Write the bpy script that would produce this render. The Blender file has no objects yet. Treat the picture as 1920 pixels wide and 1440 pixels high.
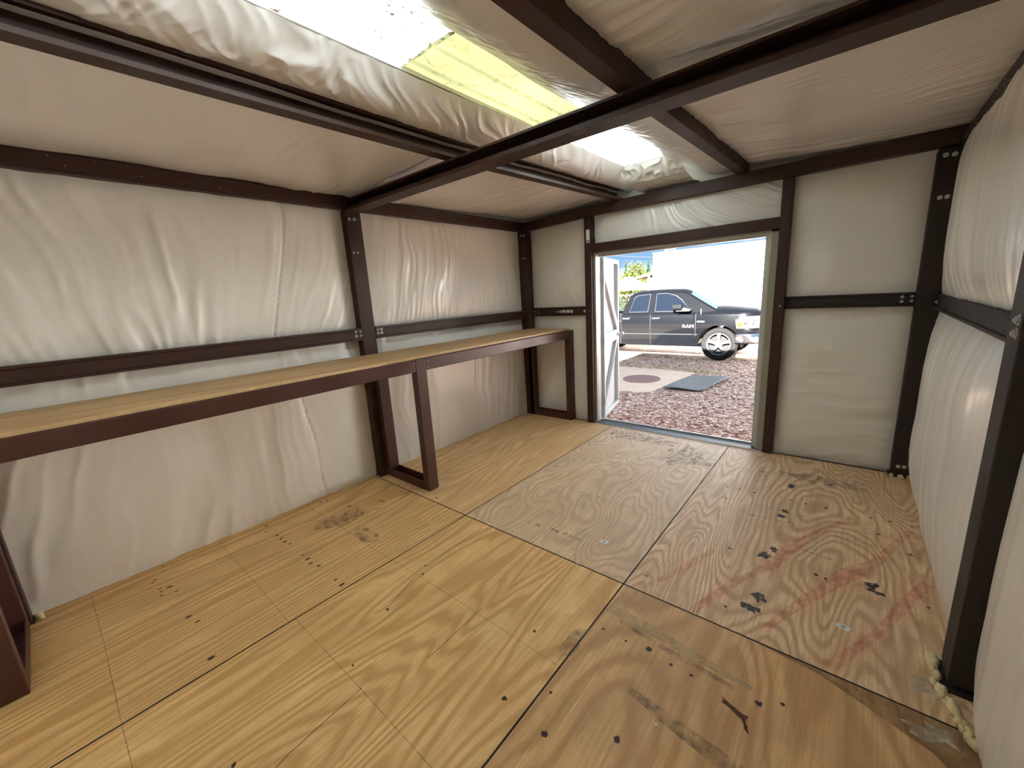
import bpy, math, random
import numpy as np
from mathutils import Vector, Matrix

# ------------------------------------------------------------------ camera, sky, sun, exposure
scene = bpy.context.scene
col = scene.collection
PI = math.pi
CAM = Vector((3.1721, -4.1310, 1.5370))
ROT = ((0.76528695, 0.64096388, -0.05917078), (-0.09304173, 0.20110873, 0.97514025), (-0.63692944, 0.74075676, -0.21354228))
cd = bpy.data.cameras.new('camera'); cam = bpy.data.objects.new('camera', cd); col.objects.link(cam)
r_, u_, f_ = [Vector(v) for v in ROT]
cam.matrix_world = Matrix(((r_.x, u_.x, -f_.x, CAM.x), (r_.y, u_.y, -f_.y, CAM.y), (r_.z, u_.z, -f_.z, CAM.z), (0, 0, 0, 1)))
cd.sensor_width = 36; cd.lens = 755.13 / 1920 * 36; cd.clip_start = 0.02; cd.clip_end = 400
scene.camera = cam
scene.view_settings.view_transform = 'Standard'
scene.view_settings.look = 'None'
scene.view_settings.exposure = 2.1
scene.view_settings.gamma = 1
scene.view_settings.use_curve_mapping = False
scene.cycles.max_bounces = 14
scene.cycles.diffuse_bounces = 10
scene.cycles.glossy_bounces = 4
scene.cycles.transmission_bounces = 6
scene.cycles.transparent_max_bounces = 12
scene.cycles.sample_clamp_indirect = 8
scene.cycles.caustics_reflective = False

SKY = 1.0
SUN = 21.0
world = bpy.data.worlds.new('sky'); scene.world = world; world.use_nodes = True
wt = world.node_tree; wn = wt.nodes; wl = wt.links
for n in list(wn): wn.remove(n)
out = wn.new('ShaderNodeOutputWorld'); bg = wn.new('ShaderNodeBackground')
tc = wn.new('ShaderNodeTexCoord'); sp = wn.new('ShaderNodeSeparateXYZ')
wl.new(tc.outputs['Generated'], sp.inputs[0])
rp = wn.new('ShaderNodeValToRGB'); wl.new(sp.outputs['Z'], rp.inputs[0])
e = rp.color_ramp.elements
e[0].position = 0.0; e[0].color = (0.085, 0.15, 0.22, 1)
e[1].position = 0.9; e[1].color = (0.26, 0.32, 0.42, 1)
m_ = e.new(0.18); m_.color = (0.052, 0.11, 0.20, 1)
m_ = e.new(0.42); m_.color = (0.16, 0.21, 0.30, 1)
mp = wn.new('ShaderNodeMapping'); mp.inputs['Scale'].default_value = (1.6, 1.6, 7)
wl.new(tc.outputs['Generated'], mp.inputs[0])
nz = wn.new('ShaderNodeTexNoise'); nz.inputs['Scale'].default_value = 2.6; nz.inputs['Detail'].default_value = 7
wl.new(mp.outputs[0], nz.inputs['Vector'])
cr = wn.new('ShaderNodeValToRGB'); cr.color_ramp.elements[0].position = 0.50; cr.color_ramp.elements[1].position = 0.72
wl.new(nz.outputs['Fac'], cr.inputs[0])
mx = wn.new('ShaderNodeMixRGB'); wl.new(cr.outputs[0], mx.inputs[0]); wl.new(rp.outputs[0], mx.inputs[1])
mx.inputs[2].default_value = (0.50, 0.48, 0.45, 1)
wl.new(mx.outputs[0], bg.inputs[0]); bg.inputs[1].default_value = SKY
wl.new(bg.outputs[0], out.inputs[0])

sd = bpy.data.lights.new('sun', 'SUN'); sun = bpy.data.objects.new('sun', sd); col.objects.link(sun)
sd.energy = SUN; sd.angle = math.radians(0.6); sd.color = (1.0, 0.975, 0.94)
sun.location = (0, -10, 8)
sun.rotation_euler = Vector((-1.40, 7.15, -2.85)).to_track_quat('-Z', 'Y').to_euler()

# ------------------------------------------------------------------ helpers
rnd = random.Random(7)

def tag(o, label=None, cat=None, group=None, kind=None):
    if label: o['label'] = label
    if cat: o['category'] = cat
    if group: o['group'] = group
    if kind: o['kind'] = kind
    return o

def empty(name, loc=(0, 0, 0), rz=0):
    o = bpy.data.objects.new(name, None); col.objects.link(o); o.location = loc; o.rotation_euler = (0, 0, rz)
    o.empty_display_size = 0.1
    return o

class MB:
    def __init__(s): s.v = []; s.f = []
    def add(s, vs, fs):
        b = len(s.v); s.v += [tuple(v) for v in vs]; s.f += [tuple(i + b for i in f) for f in fs]; return s
    def box(s, x0, x1, y0, y1, z0, z1):
        return s.add([(x0, y0, z0), (x1, y0, z0), (x1, y1, z0), (x0, y1, z0), (x0, y0, z1), (x1, y0, z1), (x1, y1, z1), (x0, y1, z1)],
                     [(0, 3, 2, 1), (4, 5, 6, 7), (0, 1, 5, 4), (1, 2, 6, 5), (2, 3, 7, 6), (3, 0, 4, 7)])
    def beam(s, a, b, prof, up=(0, 0, 1)):
        # sweep the closed profile (side, up) from a to b
        a = Vector(a); b = Vector(b); d = (b - a).normalized(); side = d.cross(Vector(up)).normalized(); u2 = side.cross(d)
        n = len(prof)
        vs = [a + side * p + u2 * q for p, q in prof] + [b + side * p + u2 * q for p, q in prof]
        fs = [(i, (i + 1) % n, n + (i + 1) % n, n + i) for i in range(n)] + [tuple(range(n))[::-1], tuple(range(n, 2 * n))]
        return s.add(vs, fs)
    def bar(s, a, b, w, h, up=(0, 0, 1)):
        return s.beam(a, b, [(-w / 2, -h / 2), (w / 2, -h / 2), (w / 2, h / 2), (-w / 2, h / 2)], up)
    def cyl(s, a, b, r, n=12, r2=None):
        a = Vector(a); b = Vector(b); d = (b - a).normalized()
        t = Vector((0, 0, 1)) if abs(d.z) < .9 else Vector((1, 0, 0)); x = d.cross(t).normalized(); y = d.cross(x)
        r2 = r if r2 is None else r2
        vs = [a + (x * math.cos(k * 2 * PI / n) + y * math.sin(k * 2 * PI / n)) * r for k in range(n)] + \
             [b + (x * math.cos(k * 2 * PI / n) + y * math.sin(k * 2 * PI / n)) * r2 for k in range(n)]
        return s.add(vs, [(k, (k + 1) % n, n + (k + 1) % n, n + k) for k in range(n)] + [tuple(range(n))[::-1], tuple(range(n, 2 * n))])
    def tube(s, pts, r, n=8):
        for a, b in zip(pts[:-1], pts[1:]): s.cyl(a, b, r, n)
        return s
    def lathe(s, c, axis, prof, n=32):
        # prof: (distance along axis, radius)
        c = Vector(c); d = Vector(axis).normalized(); t = Vector((0, 0, 1)) if abs(d.z) < .9 else Vector((1, 0, 0))
        x = d.cross(t).normalized(); y = d.cross(x); m = len(prof); vs = []
        for h, r in prof:
            for k in range(n):
                a = k * 2 * PI / n; vs.append(c + d * h + (x * math.cos(a) + y * math.sin(a)) * r)
        return s.add(vs, [(i * n + k, i * n + (k + 1) % n, (i + 1) * n + (k + 1) % n, (i + 1) * n + k) for i in range(m - 1) for k in range(n)])
    def prism(s, poly, plane, a, b):
        # poly in 2d; plane 'xz' extruded along y, 'yz' along x, 'xy' along z
        def P(p, t): return {'xz': (p[0], t, p[1]), 'yz': (t, p[0], p[1]), 'xy': (p[0], p[1], t)}[plane]
        n = len(poly)
        return s.add([P(p, a) for p in poly] + [P(p, b) for p in poly],
                     [(i, (i + 1) % n, n + (i + 1) % n, n + i) for i in range(n)] + [tuple(range(n))[::-1], tuple(range(n, 2 * n))])
    def grid(s, fn, nu, nv):
        vs = [fn(i / nu, j / nv) for j in range(nv + 1) for i in range(nu + 1)]
        return s.add(vs, [(j * (nu + 1) + i, j * (nu + 1) + i + 1, (j + 1) * (nu + 1) + i + 1, (j + 1) * (nu + 1) + i) for j in range(nv) for i in range(nu)])
    def ball(s, c, r, n=10, m=7, sc=(1, 1, 1)):
        return s.grid(lambda u, v: (c[0] + r * sc[0] * math.sin(v * PI) * math.cos(u * 2 * PI), c[1] + r * sc[1] * math.sin(v * PI) * math.sin(u * 2 * PI), c[2] + r * sc[2] * math.cos(v * PI)), n, m)
    def build(s, name, m, parent=None, smooth=False, bevel=0, seg=2, fix=True):
        me = bpy.data.meshes.new(name); me.from_pydata([tuple(v) for v in s.v], [], s.f)
        if fix:
            import bmesh
            bm = bmesh.new(); bm.from_mesh(me); bmesh.ops.recalc_face_normals(bm, faces=bm.faces); bm.to_mesh(me); bm.free()
        me.materials.append(m)
        o = bpy.data.objects.new(name, me); col.objects.link(o)
        if smooth:
            for p in me.polygons: p.use_smooth = True
        if bevel:
            b = o.modifiers.new('b', 'BEVEL'); b.width = bevel; b.segments = seg; b.limit_method = 'ANGLE'; b.angle_limit = 0.7
        if parent: o.parent = parent
        return o

# numpy value noise -------------------------------------------------
def _h(ix, iy, seed):
    n = (ix.astype(np.int64) * 374761393 + iy.astype(np.int64) * 668265263 + seed * 974634777) & 0x7fffffff
    n = ((n ^ (n >> 13)) * 1274126177) & 0x7fffffff
    n = (n ^ (n >> 16)) & 0x7fffffff
    return (n % 100003) / 50001.5 - 1.0
def vn(x, y, seed=0):
    x = np.asarray(x, float); y = np.asarray(y, float) + 0 * x; x = x + 0 * y
    ix = np.floor(x); iy = np.floor(y); fx = x - ix; fy = y - iy
    fx = fx * fx * fx * (fx * (fx * 6 - 15) + 10); fy = fy * fy * fy * (fy * (fy * 6 - 15) + 10)
    a = _h(ix, iy, seed); b = _h(ix + 1, iy, seed); c = _h(ix, iy + 1, seed); d = _h(ix + 1, iy + 1, seed)
    return (a * (1 - fx) + b * fx) * (1 - fy) + (c * (1 - fx) + d * fx) * fy
def ridge(x, y, seed=0): return 1 - np.abs(vn(x, y, seed)) * 2.0

def grid_mesh(name, X, Y, Z, m, parent=None, flip=False):
    nv, nu = X.shape
    me = bpy.data.meshes.new(name)
    n = nu * nv; me.vertices.add(n)
    co = np.stack([X, Y, Z], -1).reshape(-1).astype(np.float32); me.vertices.foreach_set('co', co)
    i, j = np.meshgrid(np.arange(nu - 1), np.arange(nv - 1)); a = (j * nu + i).ravel()
    q = np.stack([a, a + 1, a + nu + 1, a + nu], -1)
    if flip: q = q[:, ::-1]
    k = len(a); me.loops.add(4 * k); me.polygons.add(k)
    me.loops.foreach_set('vertex_index', q.reshape(-1).astype(np.int32))
    me.polygons.foreach_set('loop_start', np.arange(0, 4 * k, 4, dtype=np.int32))
    me.polygons.foreach_set('loop_total', np.full(k, 4, dtype=np.int32))
    me.polygons.foreach_set('use_smooth', np.ones(k, dtype=bool))
    me.update(); me.validate(); me.materials.append(m)
    o = bpy.data.objects.new(name, me); col.objects.link(o)
    if parent: o.parent = parent
    return o

# ------------------------------------------------------------------ materials
class NT:
    def __init__(s, name):
        s.m = bpy.data.materials.new(name); s.m.use_nodes = True; s.t = s.m.node_tree; s.n = s.t.nodes; s.l = s.t.links
        s.b = s.n['Principled BSDF']; s.o = s.n['Material Output']
        s.tc = s.n.new('ShaderNodeTexCoord'); s.P = s.tc.outputs['Object']
    def new(s, t, **k):
        n = s.n.new('ShaderNode' + t)
        for a, b in k.items(): setattr(n, a, b)
        return n
    def set(s, node, i, v):
        if isinstance(v, bpy.types.NodeSocket): s.l.new(v, node.inputs[i])
        elif v is not None: node.inputs[i].default_value = v
    def mapping(s, scale=(1, 1, 1), rot=(0, 0, 0), loc=(0, 0, 0), src=None):
        n = s.new('Mapping'); s.set(n, 0, src or s.P); n.inputs['Scale'].default_value = scale; n.inputs['Rotation'].default_value = rot
        n.inputs['Location'].default_value = loc; return n.outputs[0]
    def noise(s, vec=None, scale=5, detail=3, rough=.5, dist=0, out='Fac'):
        n = s.new('TexNoise'); s.set(n, 'Vector', vec or s.P); s.set(n, 'Scale', scale); s.set(n, 'Detail', detail); s.set(n, 'Roughness', rough); s.set(n, 'Distortion', dist)
        return n.outputs[out]
    def voro(s, vec=None, scale=5, out='Distance', feature='F1'):
        n = s.new('TexVoronoi'); n.feature = feature; s.set(n, 'Vector', vec or s.P); s.set(n, 'Scale', scale); return n.outputs[out]
    def ramp(s, fac, stops):
        n = s.new('ValToRGB'); s.set(n, 0, fac); el = n.color_ramp.elements
        while len(el) < len(stops): el.new(0.5)
        for q, (p, c) in zip(el, stops):
            q.position = p; q.color = tuple(c) + (1,) if len(c) == 3 else c
        return n.outputs[0]
    def mix(s, fac, a, b, mode='MIX'):
        n = s.new('MixRGB', blend_type=mode); s.set(n, 0, fac)
        for i, v in ((1, a), (2, b)): s.set(n, i, tuple(v) + (1,) if isinstance(v, tuple) and len(v) == 3 else v)
        return n.outputs[0]
    def math(s, op, a, b=None, c=None):
        n = s.new('Math', operation=op); s.set(n, 0, a)
        if b is not None: s.set(n, 1, b)
        if c is not None: s.set(n, 2, c)
        return n.outputs[0]
    def bump(s, h, strength=.3, dist=.01):
        n = s.new('Bump'); s.set(n, 'Height', h); n.inputs['Strength'].default_value = strength; n.inputs['Distance'].default_value = dist
        s.l.new(n.outputs[0], s.b.inputs['Normal']); return n.outputs[0]
    def color(s, v): s.set(s.b, 'Base Color', tuple(v) + (1,) if isinstance(v, tuple) and len(v) == 3 else v)
    def fin(s, rough=.5, metal=0, **k):
        s.set(s.b, 'Roughness', rough); s.set(s.b, 'Metallic', metal)
        for a, b in k.items(): s.set(s.b, a.replace('_', ' '), b)
        return s.m

def plain(name, c, rough=.5, metal=0, var=.12, scale=12, bump=0, **k):
    t = NT(name); n = t.noise(scale=scale, detail=4)
    t.color(t.mix(n, tuple(x * (1 - var) for x in c), tuple(min(1, x * (1 + var)) for x in c)))
    if bump: t.bump(t.noise(scale=scale * 8, detail=3), bump, .002)
    return t.fin(rough, metal, **k)

def mat_vinyl(name, tint, cre=1.0):
    t = NT(name)
    a = t.noise(scale=1.4, detail=3); b = t.noise(scale=9, detail=5)
    c = t.mix(a, tuple(x * .95 for x in tint), tuple(min(1, x * 1.04) for x in tint))
    c = t.mix(t.math('MULTIPLY', b, .25), c, tuple(x * .86 for x in tint))
    t.color(c)
    w = t.new('TexWave'); t.set(w, 'Vector', t.mapping((1, 1, 1), (.3, .2, .7))); t.set(w, 'Scale', 90); t.set(w, 'Distortion', 3)
    h = t.math('ADD', t.math('MULTIPLY', w.outputs['Fac'], .12 * cre), t.math('MULTIPLY', t.noise(scale=60, detail=4), .6 * cre))
    t.bump(h, .35, .004)
    return t.fin(.36, 0, Coat_Weight=.45, Coat_Roughness=.16, Specular_IOR_Level=.55)
VINYL = mat_vinyl('white_vinyl', (.80, .80, .755))
VINYL2 = mat_vinyl('white_vinyl_roof', (.80, .77, .735))

def mat_steel(name, c, rough=.42):
    t = NT(name); a = t.noise(scale=3, detail=5); b = t.noise(t.mapping((40, 40, 3)), scale=1, detail=3)
    cc = t.mix(a, tuple(x * .7 for x in c), tuple(x * 1.35 for x in c)); cc = t.mix(t.math('MULTIPLY', b, .35), cc, tuple(x * .55 for x in c))
    t.color(cc); t.bump(t.noise(scale=70, detail=3), .12, .002)
    return t.fin(t.ramp(a, [(.3, (rough - .08,) * 3), (.7, (rough + .12,) * 3)]), 0, Specular_IOR_Level=.4)
STEEL = mat_steel('primed_steel', (.044, .0165, .0115), .5)
STEEL2 = mat_steel('primed_steel_dark', (.026, .016, .014), .62)
BENCHSTEEL = mat_steel('bench_steel', (.068, .023, .0155))
GALV = plain('zinc', (.62, .62, .62), .3, 1, .2, 60)
DARKVOID = plain('dark_inside', (.012, .010, .009), .8)

def mat_ply(name, light, dark, red, fig, seed, contour=10, stretch=(3.0, .55), rot=0, gray=0.0, wob=.35, mott=.25):
    t = NT(name)
    loc = (seed * 3.7, seed * 5.1, 0)
    v = t.mapping((stretch[0], stretch[1], 1), (0, 0, rot), loc)
    n1 = t.noise(v, scale=1.0, detail=2.2, rough=.32, dist=.3)
    n1 = t.math('ADD', n1, t.math('MULTIPLY', t.noise(t.mapping((9, 3.0, 1), (0, 0, rot), loc), scale=1, detail=5, rough=.6), wob / contour))
    cont = t.math('SINE', t.math('MULTIPLY', n1, contour * 6.28))
    cont = t.math('MULTIPLY_ADD', cont, .5, .5)
    fib = t.noise(t.mapping((90, 2.2, 1), (0, 0, rot), loc), scale=1, detail=4, rough=.6)
    fib2 = t.noise(t.mapping((16, .8, 1), (0, 0, rot), loc), scale=1, detail=3)
    c = t.mix(t.ramp(cont, [(.3, (0, 0, 0)), (.95, (1, 1, 1))]), light, dark)
    c = t.mix(t.ramp(t.noise(t.mapping((7, 4, 1), (0, 0, rot), loc), scale=1, detail=6, rough=.65), [(.42, (0, 0, 0)), (.66, (mott * 2,) * 3)]), c, dark)
    c = t.mix(t.ramp(t.noise(t.mapping((60, 18, 1), (0, 0, rot), loc), scale=1, detail=3, rough=.7), [(.64, (0, 0, 0)), (.74, (.55,) * 3)]), c, tuple(x * .45 for x in dark))
    c = t.mix(t.math('SUBTRACT', 1.0, fig), c, light)
    c = t.mix(t.ramp(fib, [(.42, (0, 0, 0)), (.72, (.55,) * 3)]), c, tuple(x * .72 for x in dark))
    c = t.mix(t.ramp(fib2, [(.45, (0, 0, 0)), (.75, (.6,) * 3)]), c, red)
    big = t.noise(scale=1.3, detail=4)
    c = t.mix(t.ramp(big, [(.5, (0, 0, 0)), (.8, (.35,) * 3)]), c, tuple(x * .75 for x in red))
    if gray:
        g = t.noise(scale=3.1, detail=6, rough=.65)
        c = t.mix(t.ramp(g, [(.45, (0, 0, 0)), (.75, (gray,) * 3)]), c, (.22, .21, .19))
    t.color(c)
    t.bump(t.math('ADD', t.math('MULTIPLY', fib, .5), t.math('MULTIPLY', cont, .25)), .25, .002)
    return t.fin(.52, 0, Specular_IOR_Level=.35)
PLY = [
    mat_ply('plywood_far_a', (.86, .61, .32), (.62, .38, .165), (.66, .40, .19), .75, 1, 26, (2.2, .30), wob=.8),
    mat_ply('plywood_far_b', (.84, .65, .44), (.57, .39, .23), (.66, .45, .30), .75, 2, 24, (2.6, .9), 0, .25, 1.5, .3),
    mat_ply('plywood_far_c', (.88, .67, .43), (.50, .305, .155), (.70, .44, .30), .8, 3, 31, (2.4, .60), 0, .10, 1.3, .35),
    mat_ply('plywood_near_a', (.88, .605, .27), (.60, .35, .125), (.64, .38, .155), .9, 4, 30, (2.2, .20), 0, .10, .8),
    mat_ply('plywood_near_b', (.90, .62, .28), (.62, .36, .13), (.66, .40, .17), .9, 5, 32, (2.2, .26), wob=.8),
    mat_ply('plywood_near_c', (.78, .52, .25), (.48, .28, .115), (.60, .33, .15), .8, 6, 15, (1.9, .55), 0, .2, 1.0, .35),
]
PLYTOP = mat_ply('plywood_worktop', (.72, .52, .28), (.52, .33, .15), (.55, .34, .17), .7, 7, 6, (3.5, .4))
PLYEDGE = plain('plywood_edge', (.60, .42, .22), .6, 0, .3, 40)
MARK = plain('dark_mark', (.035, .02, .012), .6)
MARKG = plain('grey_scuff', (.10, .095, .09), .6)
INK = plain('stamp_ink', (.05, .04, .05), .5)
REDM = plain('red_mark', (.35, .04, .03), .6)
WHITEPAPER = plain('white_sticker', (.75, .76, .74), .4)
FOAM = plain('cured_foam', (.72, .62, .34), .5, 0, .2, 30, .4)
DOORW = plain('white_door_paint', (.50, .53, .54), .35, 0, .06, 8)
JAMBM = plain('olive_grey_frame', (.30, .30, .25), .4, 0, .15, 10)
ALU = plain('aluminium_sill', (.05, .055, .058), .45, 0, .2, 20)
ALUL = plain('bright_sill_lip', (.62, .64, .64), .35, .2, .1, 20)

def mat_faint(name, c, dens, scale=20, lo=.4):
    t = NT(name); t.color(c); t.fin(.6)
    tr = t.new('BsdfTransparent'); ms = t.new('MixShader')
    n = t.noise(scale=scale, detail=6, rough=.7)
    t.l.new(t.ramp(n, [(lo, (0, 0, 0)), (min(1, lo + .25), (dens,) * 3)]), ms.inputs[0])
    t.l.new(tr.outputs[0], ms.inputs[1]); t.l.new(t.b.outputs[0], ms.inputs[2]); t.l.new(ms.outputs[0], t.o.inputs[0])
    return t.m
REDSPRAY = mat_faint('red_chalk', (.80, .09, .09), .30, 20, .36)
GREYSMEAR = mat_faint('grey_smear', (.12, .11, .10), .6, 18, .42)
SCUFF = mat_faint('dark_scuff', (.05, .048, .05), .95, 45, .28)
PENCIL = mat_faint('pencil_line', (.16, .09, .06), .5, 40, .3)
TAPEM = mat_faint('pale_tape_residue', (.60, .45, .24), .7, 10, .3)
WETSTAIN = mat_faint('brown_stain', (.20, .11, .05), .5, 5, .3)

# ------------------------------------------------------------------ shed shell
W = 3.60; YB = -4.60; XL = -0.06
SHEET = plain('outer_sheet_metal', (.55, .53, .48), .45, .1)
wl_ = MB().box(XL - .12, XL - .07, YB - .12, .12, -.1, 2.55).build('wall_left', SHEET); tag(wl_, kind='structure')
wr_ = MB().box(W + .09, W + .14, YB - .12, .12, -.1, 2.55).build('wall_right', SHEET); tag(wr_, kind='structure')
wb_ = MB().box(XL - .12, W + .14, YB - .15, YB - .10, -.1, 2.62).build('wall_back', SHEET); tag(wb_, kind='structure')
f = MB()
f.box(XL - .12, .86, .09, .13, -.1, 2.62).box(2.68, W + .14, .09, .13, -.1, 2.62).box(.86, 2.68, .09, .13, 1.99, 2.62)
wf_ = f.build('wall_front', SHEET); tag(wf_, kind='structure')
# roof sheeting with an opening for the skylight
SX0, SX1, SY0, SY1 = 1.44, 1.97, -4.35, -.30
c = MB()
c.box(XL - .14, SX0, YB - .17, .16, 2.60, 2.63).box(SX1, W + .16, YB - .17, .16, 2.60, 2.63)
c.box(SX0, SX1, YB - .17, SY0, 2.60, 2.63).box(SX0, SX1, SY1, .16, 2.60, 2.63)
ceil = c.build('ceiling', SHEET); tag(ceil, kind='structure')

# floor: a subfloor with six plywood sheets
SEAMX = (1.134, 2.356); SEAMY = -2.368
fl = MB().box(XL - .07, W + .09, YB - .1, .02, -.10, -.022).build('floor', DARKVOID); tag(fl, kind='structure')
g = .0032
xs = [XL - .05, SEAMX[0], SEAMX[1], W + .05]
sheets = []
k = 0
for (ya, yb) in ((SEAMY, -.012), (YB - .05, SEAMY)):
    for i in range(3):
        o = MB().box(xs[i] + g, xs[i + 1] - g, ya + g, yb - g, -.020, 0).build('plywood_sheet', PLY[k], fl, bevel=.0015, seg=1); sheets.append(o); k += 1
for a_, b_, c_, d_ in ((SEAMX[0] - g, SEAMX[0] + g, YB, -.012), (SEAMX[1] - g, SEAMX[1] + g, YB, -.012), (XL, W, SEAMY - g, SEAMY + g)):
    MB().box(a_, b_, c_, d_, -.021, .0004).build('seam', DARKVOID, fl)
sheets[0]['label'] = 'golden plywood floor sheet under the far half of the workbench'
sheets[1]['label'] = 'greyed plywood floor sheet in front of the open doorway with a row of ink stamps'
sheets[2]['label'] = 'wavy-grained plywood floor sheet crossed by faint red chalk lines'
sheets[3]['label'] = 'golden plywood floor sheet under the near half of the workbench with rows of nail holes'
sheets[4]['label'] = 'plain golden plywood floor sheet in the middle of the near row'
sheets[5]['label'] = 'brownish knotty plywood floor sheet with a dark gouge'

def flat_poly(pts, z, name, m, parent, lab=None):
    b = MB(); n = len(pts); b.add([(p[0], p[1], z) for p in pts], [tuple(range(n))])
    o = b.build(name, m, parent)
    if o.data.polygons[0].normal.z < 0: o.data.flip_normals()
    if lab: o['label'] = lab
    return o
def blob(cx, cy, rx, ry, seed, n=14, jag=.35, ang=0):
    r = random.Random(seed); out = []
    for k in range(n):
        a = 2 * PI * k / n; s = 1 + jag * (r.random() - .5) * 2; x = rx * s * math.cos(a); y = ry * s * math.sin(a)
        out.append((cx + x * math.cos(ang) - y * math.sin(ang), cy + x * math.sin(ang) + y * math.cos(ang)))
    return out
def sheet_of(x, y):
    return sheets[(0 if y > SEAMY else 3) + (0 if x < SEAMX[0] else 1 if x < SEAMX[1] else 2)]
Z1 = .0008
# nail holes, knots, blotches
nails = [(.02, -3.31, 8), (.10, -3.34, 6), (.22, -3.31, 9), (.29, -3.31, 9), (.35, -3.31, 9), (.41, -3.30, 7), (.61, -3.30, 7), (.68, -3.30, 10), (.74, -3.31, 10), (.81, -3.29, 8), (1.02, -3.29, 7), (1.09, -3.29, 11),
         (-.03, -3.89, 6), (.26, -3.91, 10), (.34, -3.89, 6), (.65, -3.90, 9), (.73, -3.88, 8), (1.06, -3.90, 11), (.27, -2.80, 10), (.0, -2.90, 8), (.02, -2.86, 7)]
for x, y, s in nails: flat_poly(blob(x, y, s * .0009, s * .0016, int(x * 1000), 9, .2), Z1, 'nail_hole', MARK, sheet_of(x, y))
knots = [(1.47, -3.24, 10), (1.35, -2.90, 7), (1.40, -2.96, 8), (2.26, -3.23, 11), (1.66, -3.98, 9), (2.16, -2.90, 8), (1.63, -3.52, 6),
         (2.62, -2.68, 14), (2.67, -3.10, 13), (3.03, -2.67, 13), (2.72, -2.70, 8), (2.80, -2.70, 8), (2.41, -2.70, 7), (2.52, -2.70, 7), (2.46, -3.24, 13), (2.39, -3.10, 7), (3.1, -2.62, 9),
         (2.54, -.92, 11), (2.62, -.91, 9), (2.72, -.91, 12), (2.57, -1.12, 8), (2.94, -.90, 9), (3.03, -.90, 10), (3.14, -.90, 13), (2.73, -1.73, 10), (3.37, -.89, 9), (3.46, -.88, 11), (3.40, -1.09, 10), (3.53, -1.24, 10),
         (3.14, -1.72, 13), (3.18, -1.73, 8), (2.43, -2.24, 6), (2.82, -2.23, 8), (3.56, -1.70, 8), (3.56, -.88, 8), (.62, -1.72, 9), (.45, -1.35, 8), (.52, -2.02, 8), (.75, -2.32, 10), (1.9, -1.25, 8), (1.8, -1.6, 6)]
for i, (x, y, s) in enumerate(knots): flat_poly(blob(x, y, s * .0009, s * .00085, i + 50, 11, .3), Z1, 'knot', MARK, sheet_of(x, y))
for i, (x, y, rx, ry, a) in enumerate([(2.935, -1.60, .022, .03, .3), (2.90, -1.69, .034, .028, 0), (2.93, -2.07, .028, .034, .2), (2.915, -2.17, .04, .028, 0), (3.36, -1.66, .03, .028, 0), (3.375, -1.71, .036, .014, -.2), (2.93, -1.09, .016, .025, 0), (2.915, -1.17, .028, .02, 0), (2.915, -.66, .022, .035, 0)]):
    flat_poly(blob(x, y, rx, ry, i + 9, 18, .45, a), Z1, 'scuff', SCUFF, sheets[2], 'dark grey shoe scuff')
for i, (x, y, rx, ry, a) in enumerate([(2.96, -2.745, .055, .010, -.35), (3.005, -2.78, .03, .008, -1.0), (2.99, -2.755, .03, .014, -.2)]):
    flat_poly(blob(x, y, rx, ry, i + 29, 18, .5, a), Z1 + .0002 * i, 'gouge', plain('torn_wood', (.09, .035, .015), .8), sheets[5], 'dark splintered gouge')
flat_poly(blob(2.33, -2.86, .035, .12, 77, 16, .3, -.1), Z1, 'stain', GREYSMEAR, sheets[4])
def ribbon(pts, w, z, name, m, parent, lab=None):
    b = MB(); n = len(pts); L = []
    for i, p in enumerate(pts):
        q = Vector(pts[min(i + 1, n - 1)]) - Vector(pts[max(i - 1, 0)]); q.normalize(); nn = Vector((-q.y, q.x))
        ww = w[i] if isinstance(w, (list, tuple)) else w
        L.append((p[0] - nn.x * ww / 2, p[1] - nn.y * ww / 2, z)); L.append((p[0] + nn.x * ww / 2, p[1] + nn.y * ww / 2, z))
    b.add(L, [(2 * i, 2 * i + 1, 2 * i + 3, 2 * i + 2) for i in range(n - 1)])
    o = b.build(name, m, parent)
    if o.data.polygons[0].normal.z < 0: o.data.flip_normals()
    if lab: o['label'] = lab
    return o
for pts, w in [([(2.45, -2.34), (2.51, -2.20), (2.56, -2.09), (2.60, -1.97), (2.66, -1.8)], [.02, .035, .04, .05, .03]),
               ([(2.70, -2.35), (2.77, -2.16), (2.82, -2.01), (2.89, -1.87), (2.95, -1.76), (3.0, -1.56), (3.06, -1.4), (3.15, -1.2), (3.28, -.95)], [.04, .05, .045, .04, .06, .07, .05, .04, .03]),
               ([(2.98, -2.30), (3.04, -2.14), (3.10, -2.0), (3.19, -1.8), (3.27, -1.62), (3.38, -1.44), (3.46, -1.2), (3.55, -.95)], [.03, .035, .05, .06, .09, .05, .04, .035]),
               ([(3.22, -2.34), (3.28, -2.22), (3.37, -2.03), (3.49, -1.71), (3.57, -1.50)], [.05, .04, .035, .05, .05])]:
    ribbon(pts, w, Z1, 'chalk_line', REDSPRAY, sheets[2], 'faint red chalk line')
ribbon([(2.72, -1.27), (2.95, -1.24), (3.2, -1.245), (3.57, -1.25)], .012, Z1, 'pencil_line', GREYSMEAR, sheets[2])
ribbon([(3.02, -1.5), (3.1, -1.52), (3.2, -1.53)], .005, Z1 * 1.2, 'pencil_line', REDM, sheets[2])
for y, x0, x1, sh in ((-2.995, -.05, 1.13, 3), (-3.59, -.05, 1.13, 3), (-4.21, -.05, 1.13, 3), (-2.985, 1.14, 2.34, 4), (-3.56, 1.14, 2.34, 4), (-4.21, 1.14, 2.34, 4), (-1.62, 1.14, 2.35, 1), (-1.1, 2.4, 3.57, 2)):
    ribbon([(x0, y), ((x0 + x1) / 2, y + .004), (x1, y)], .003, Z1, 'pencil_line', PENCIL, sheets[sh])
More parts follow.
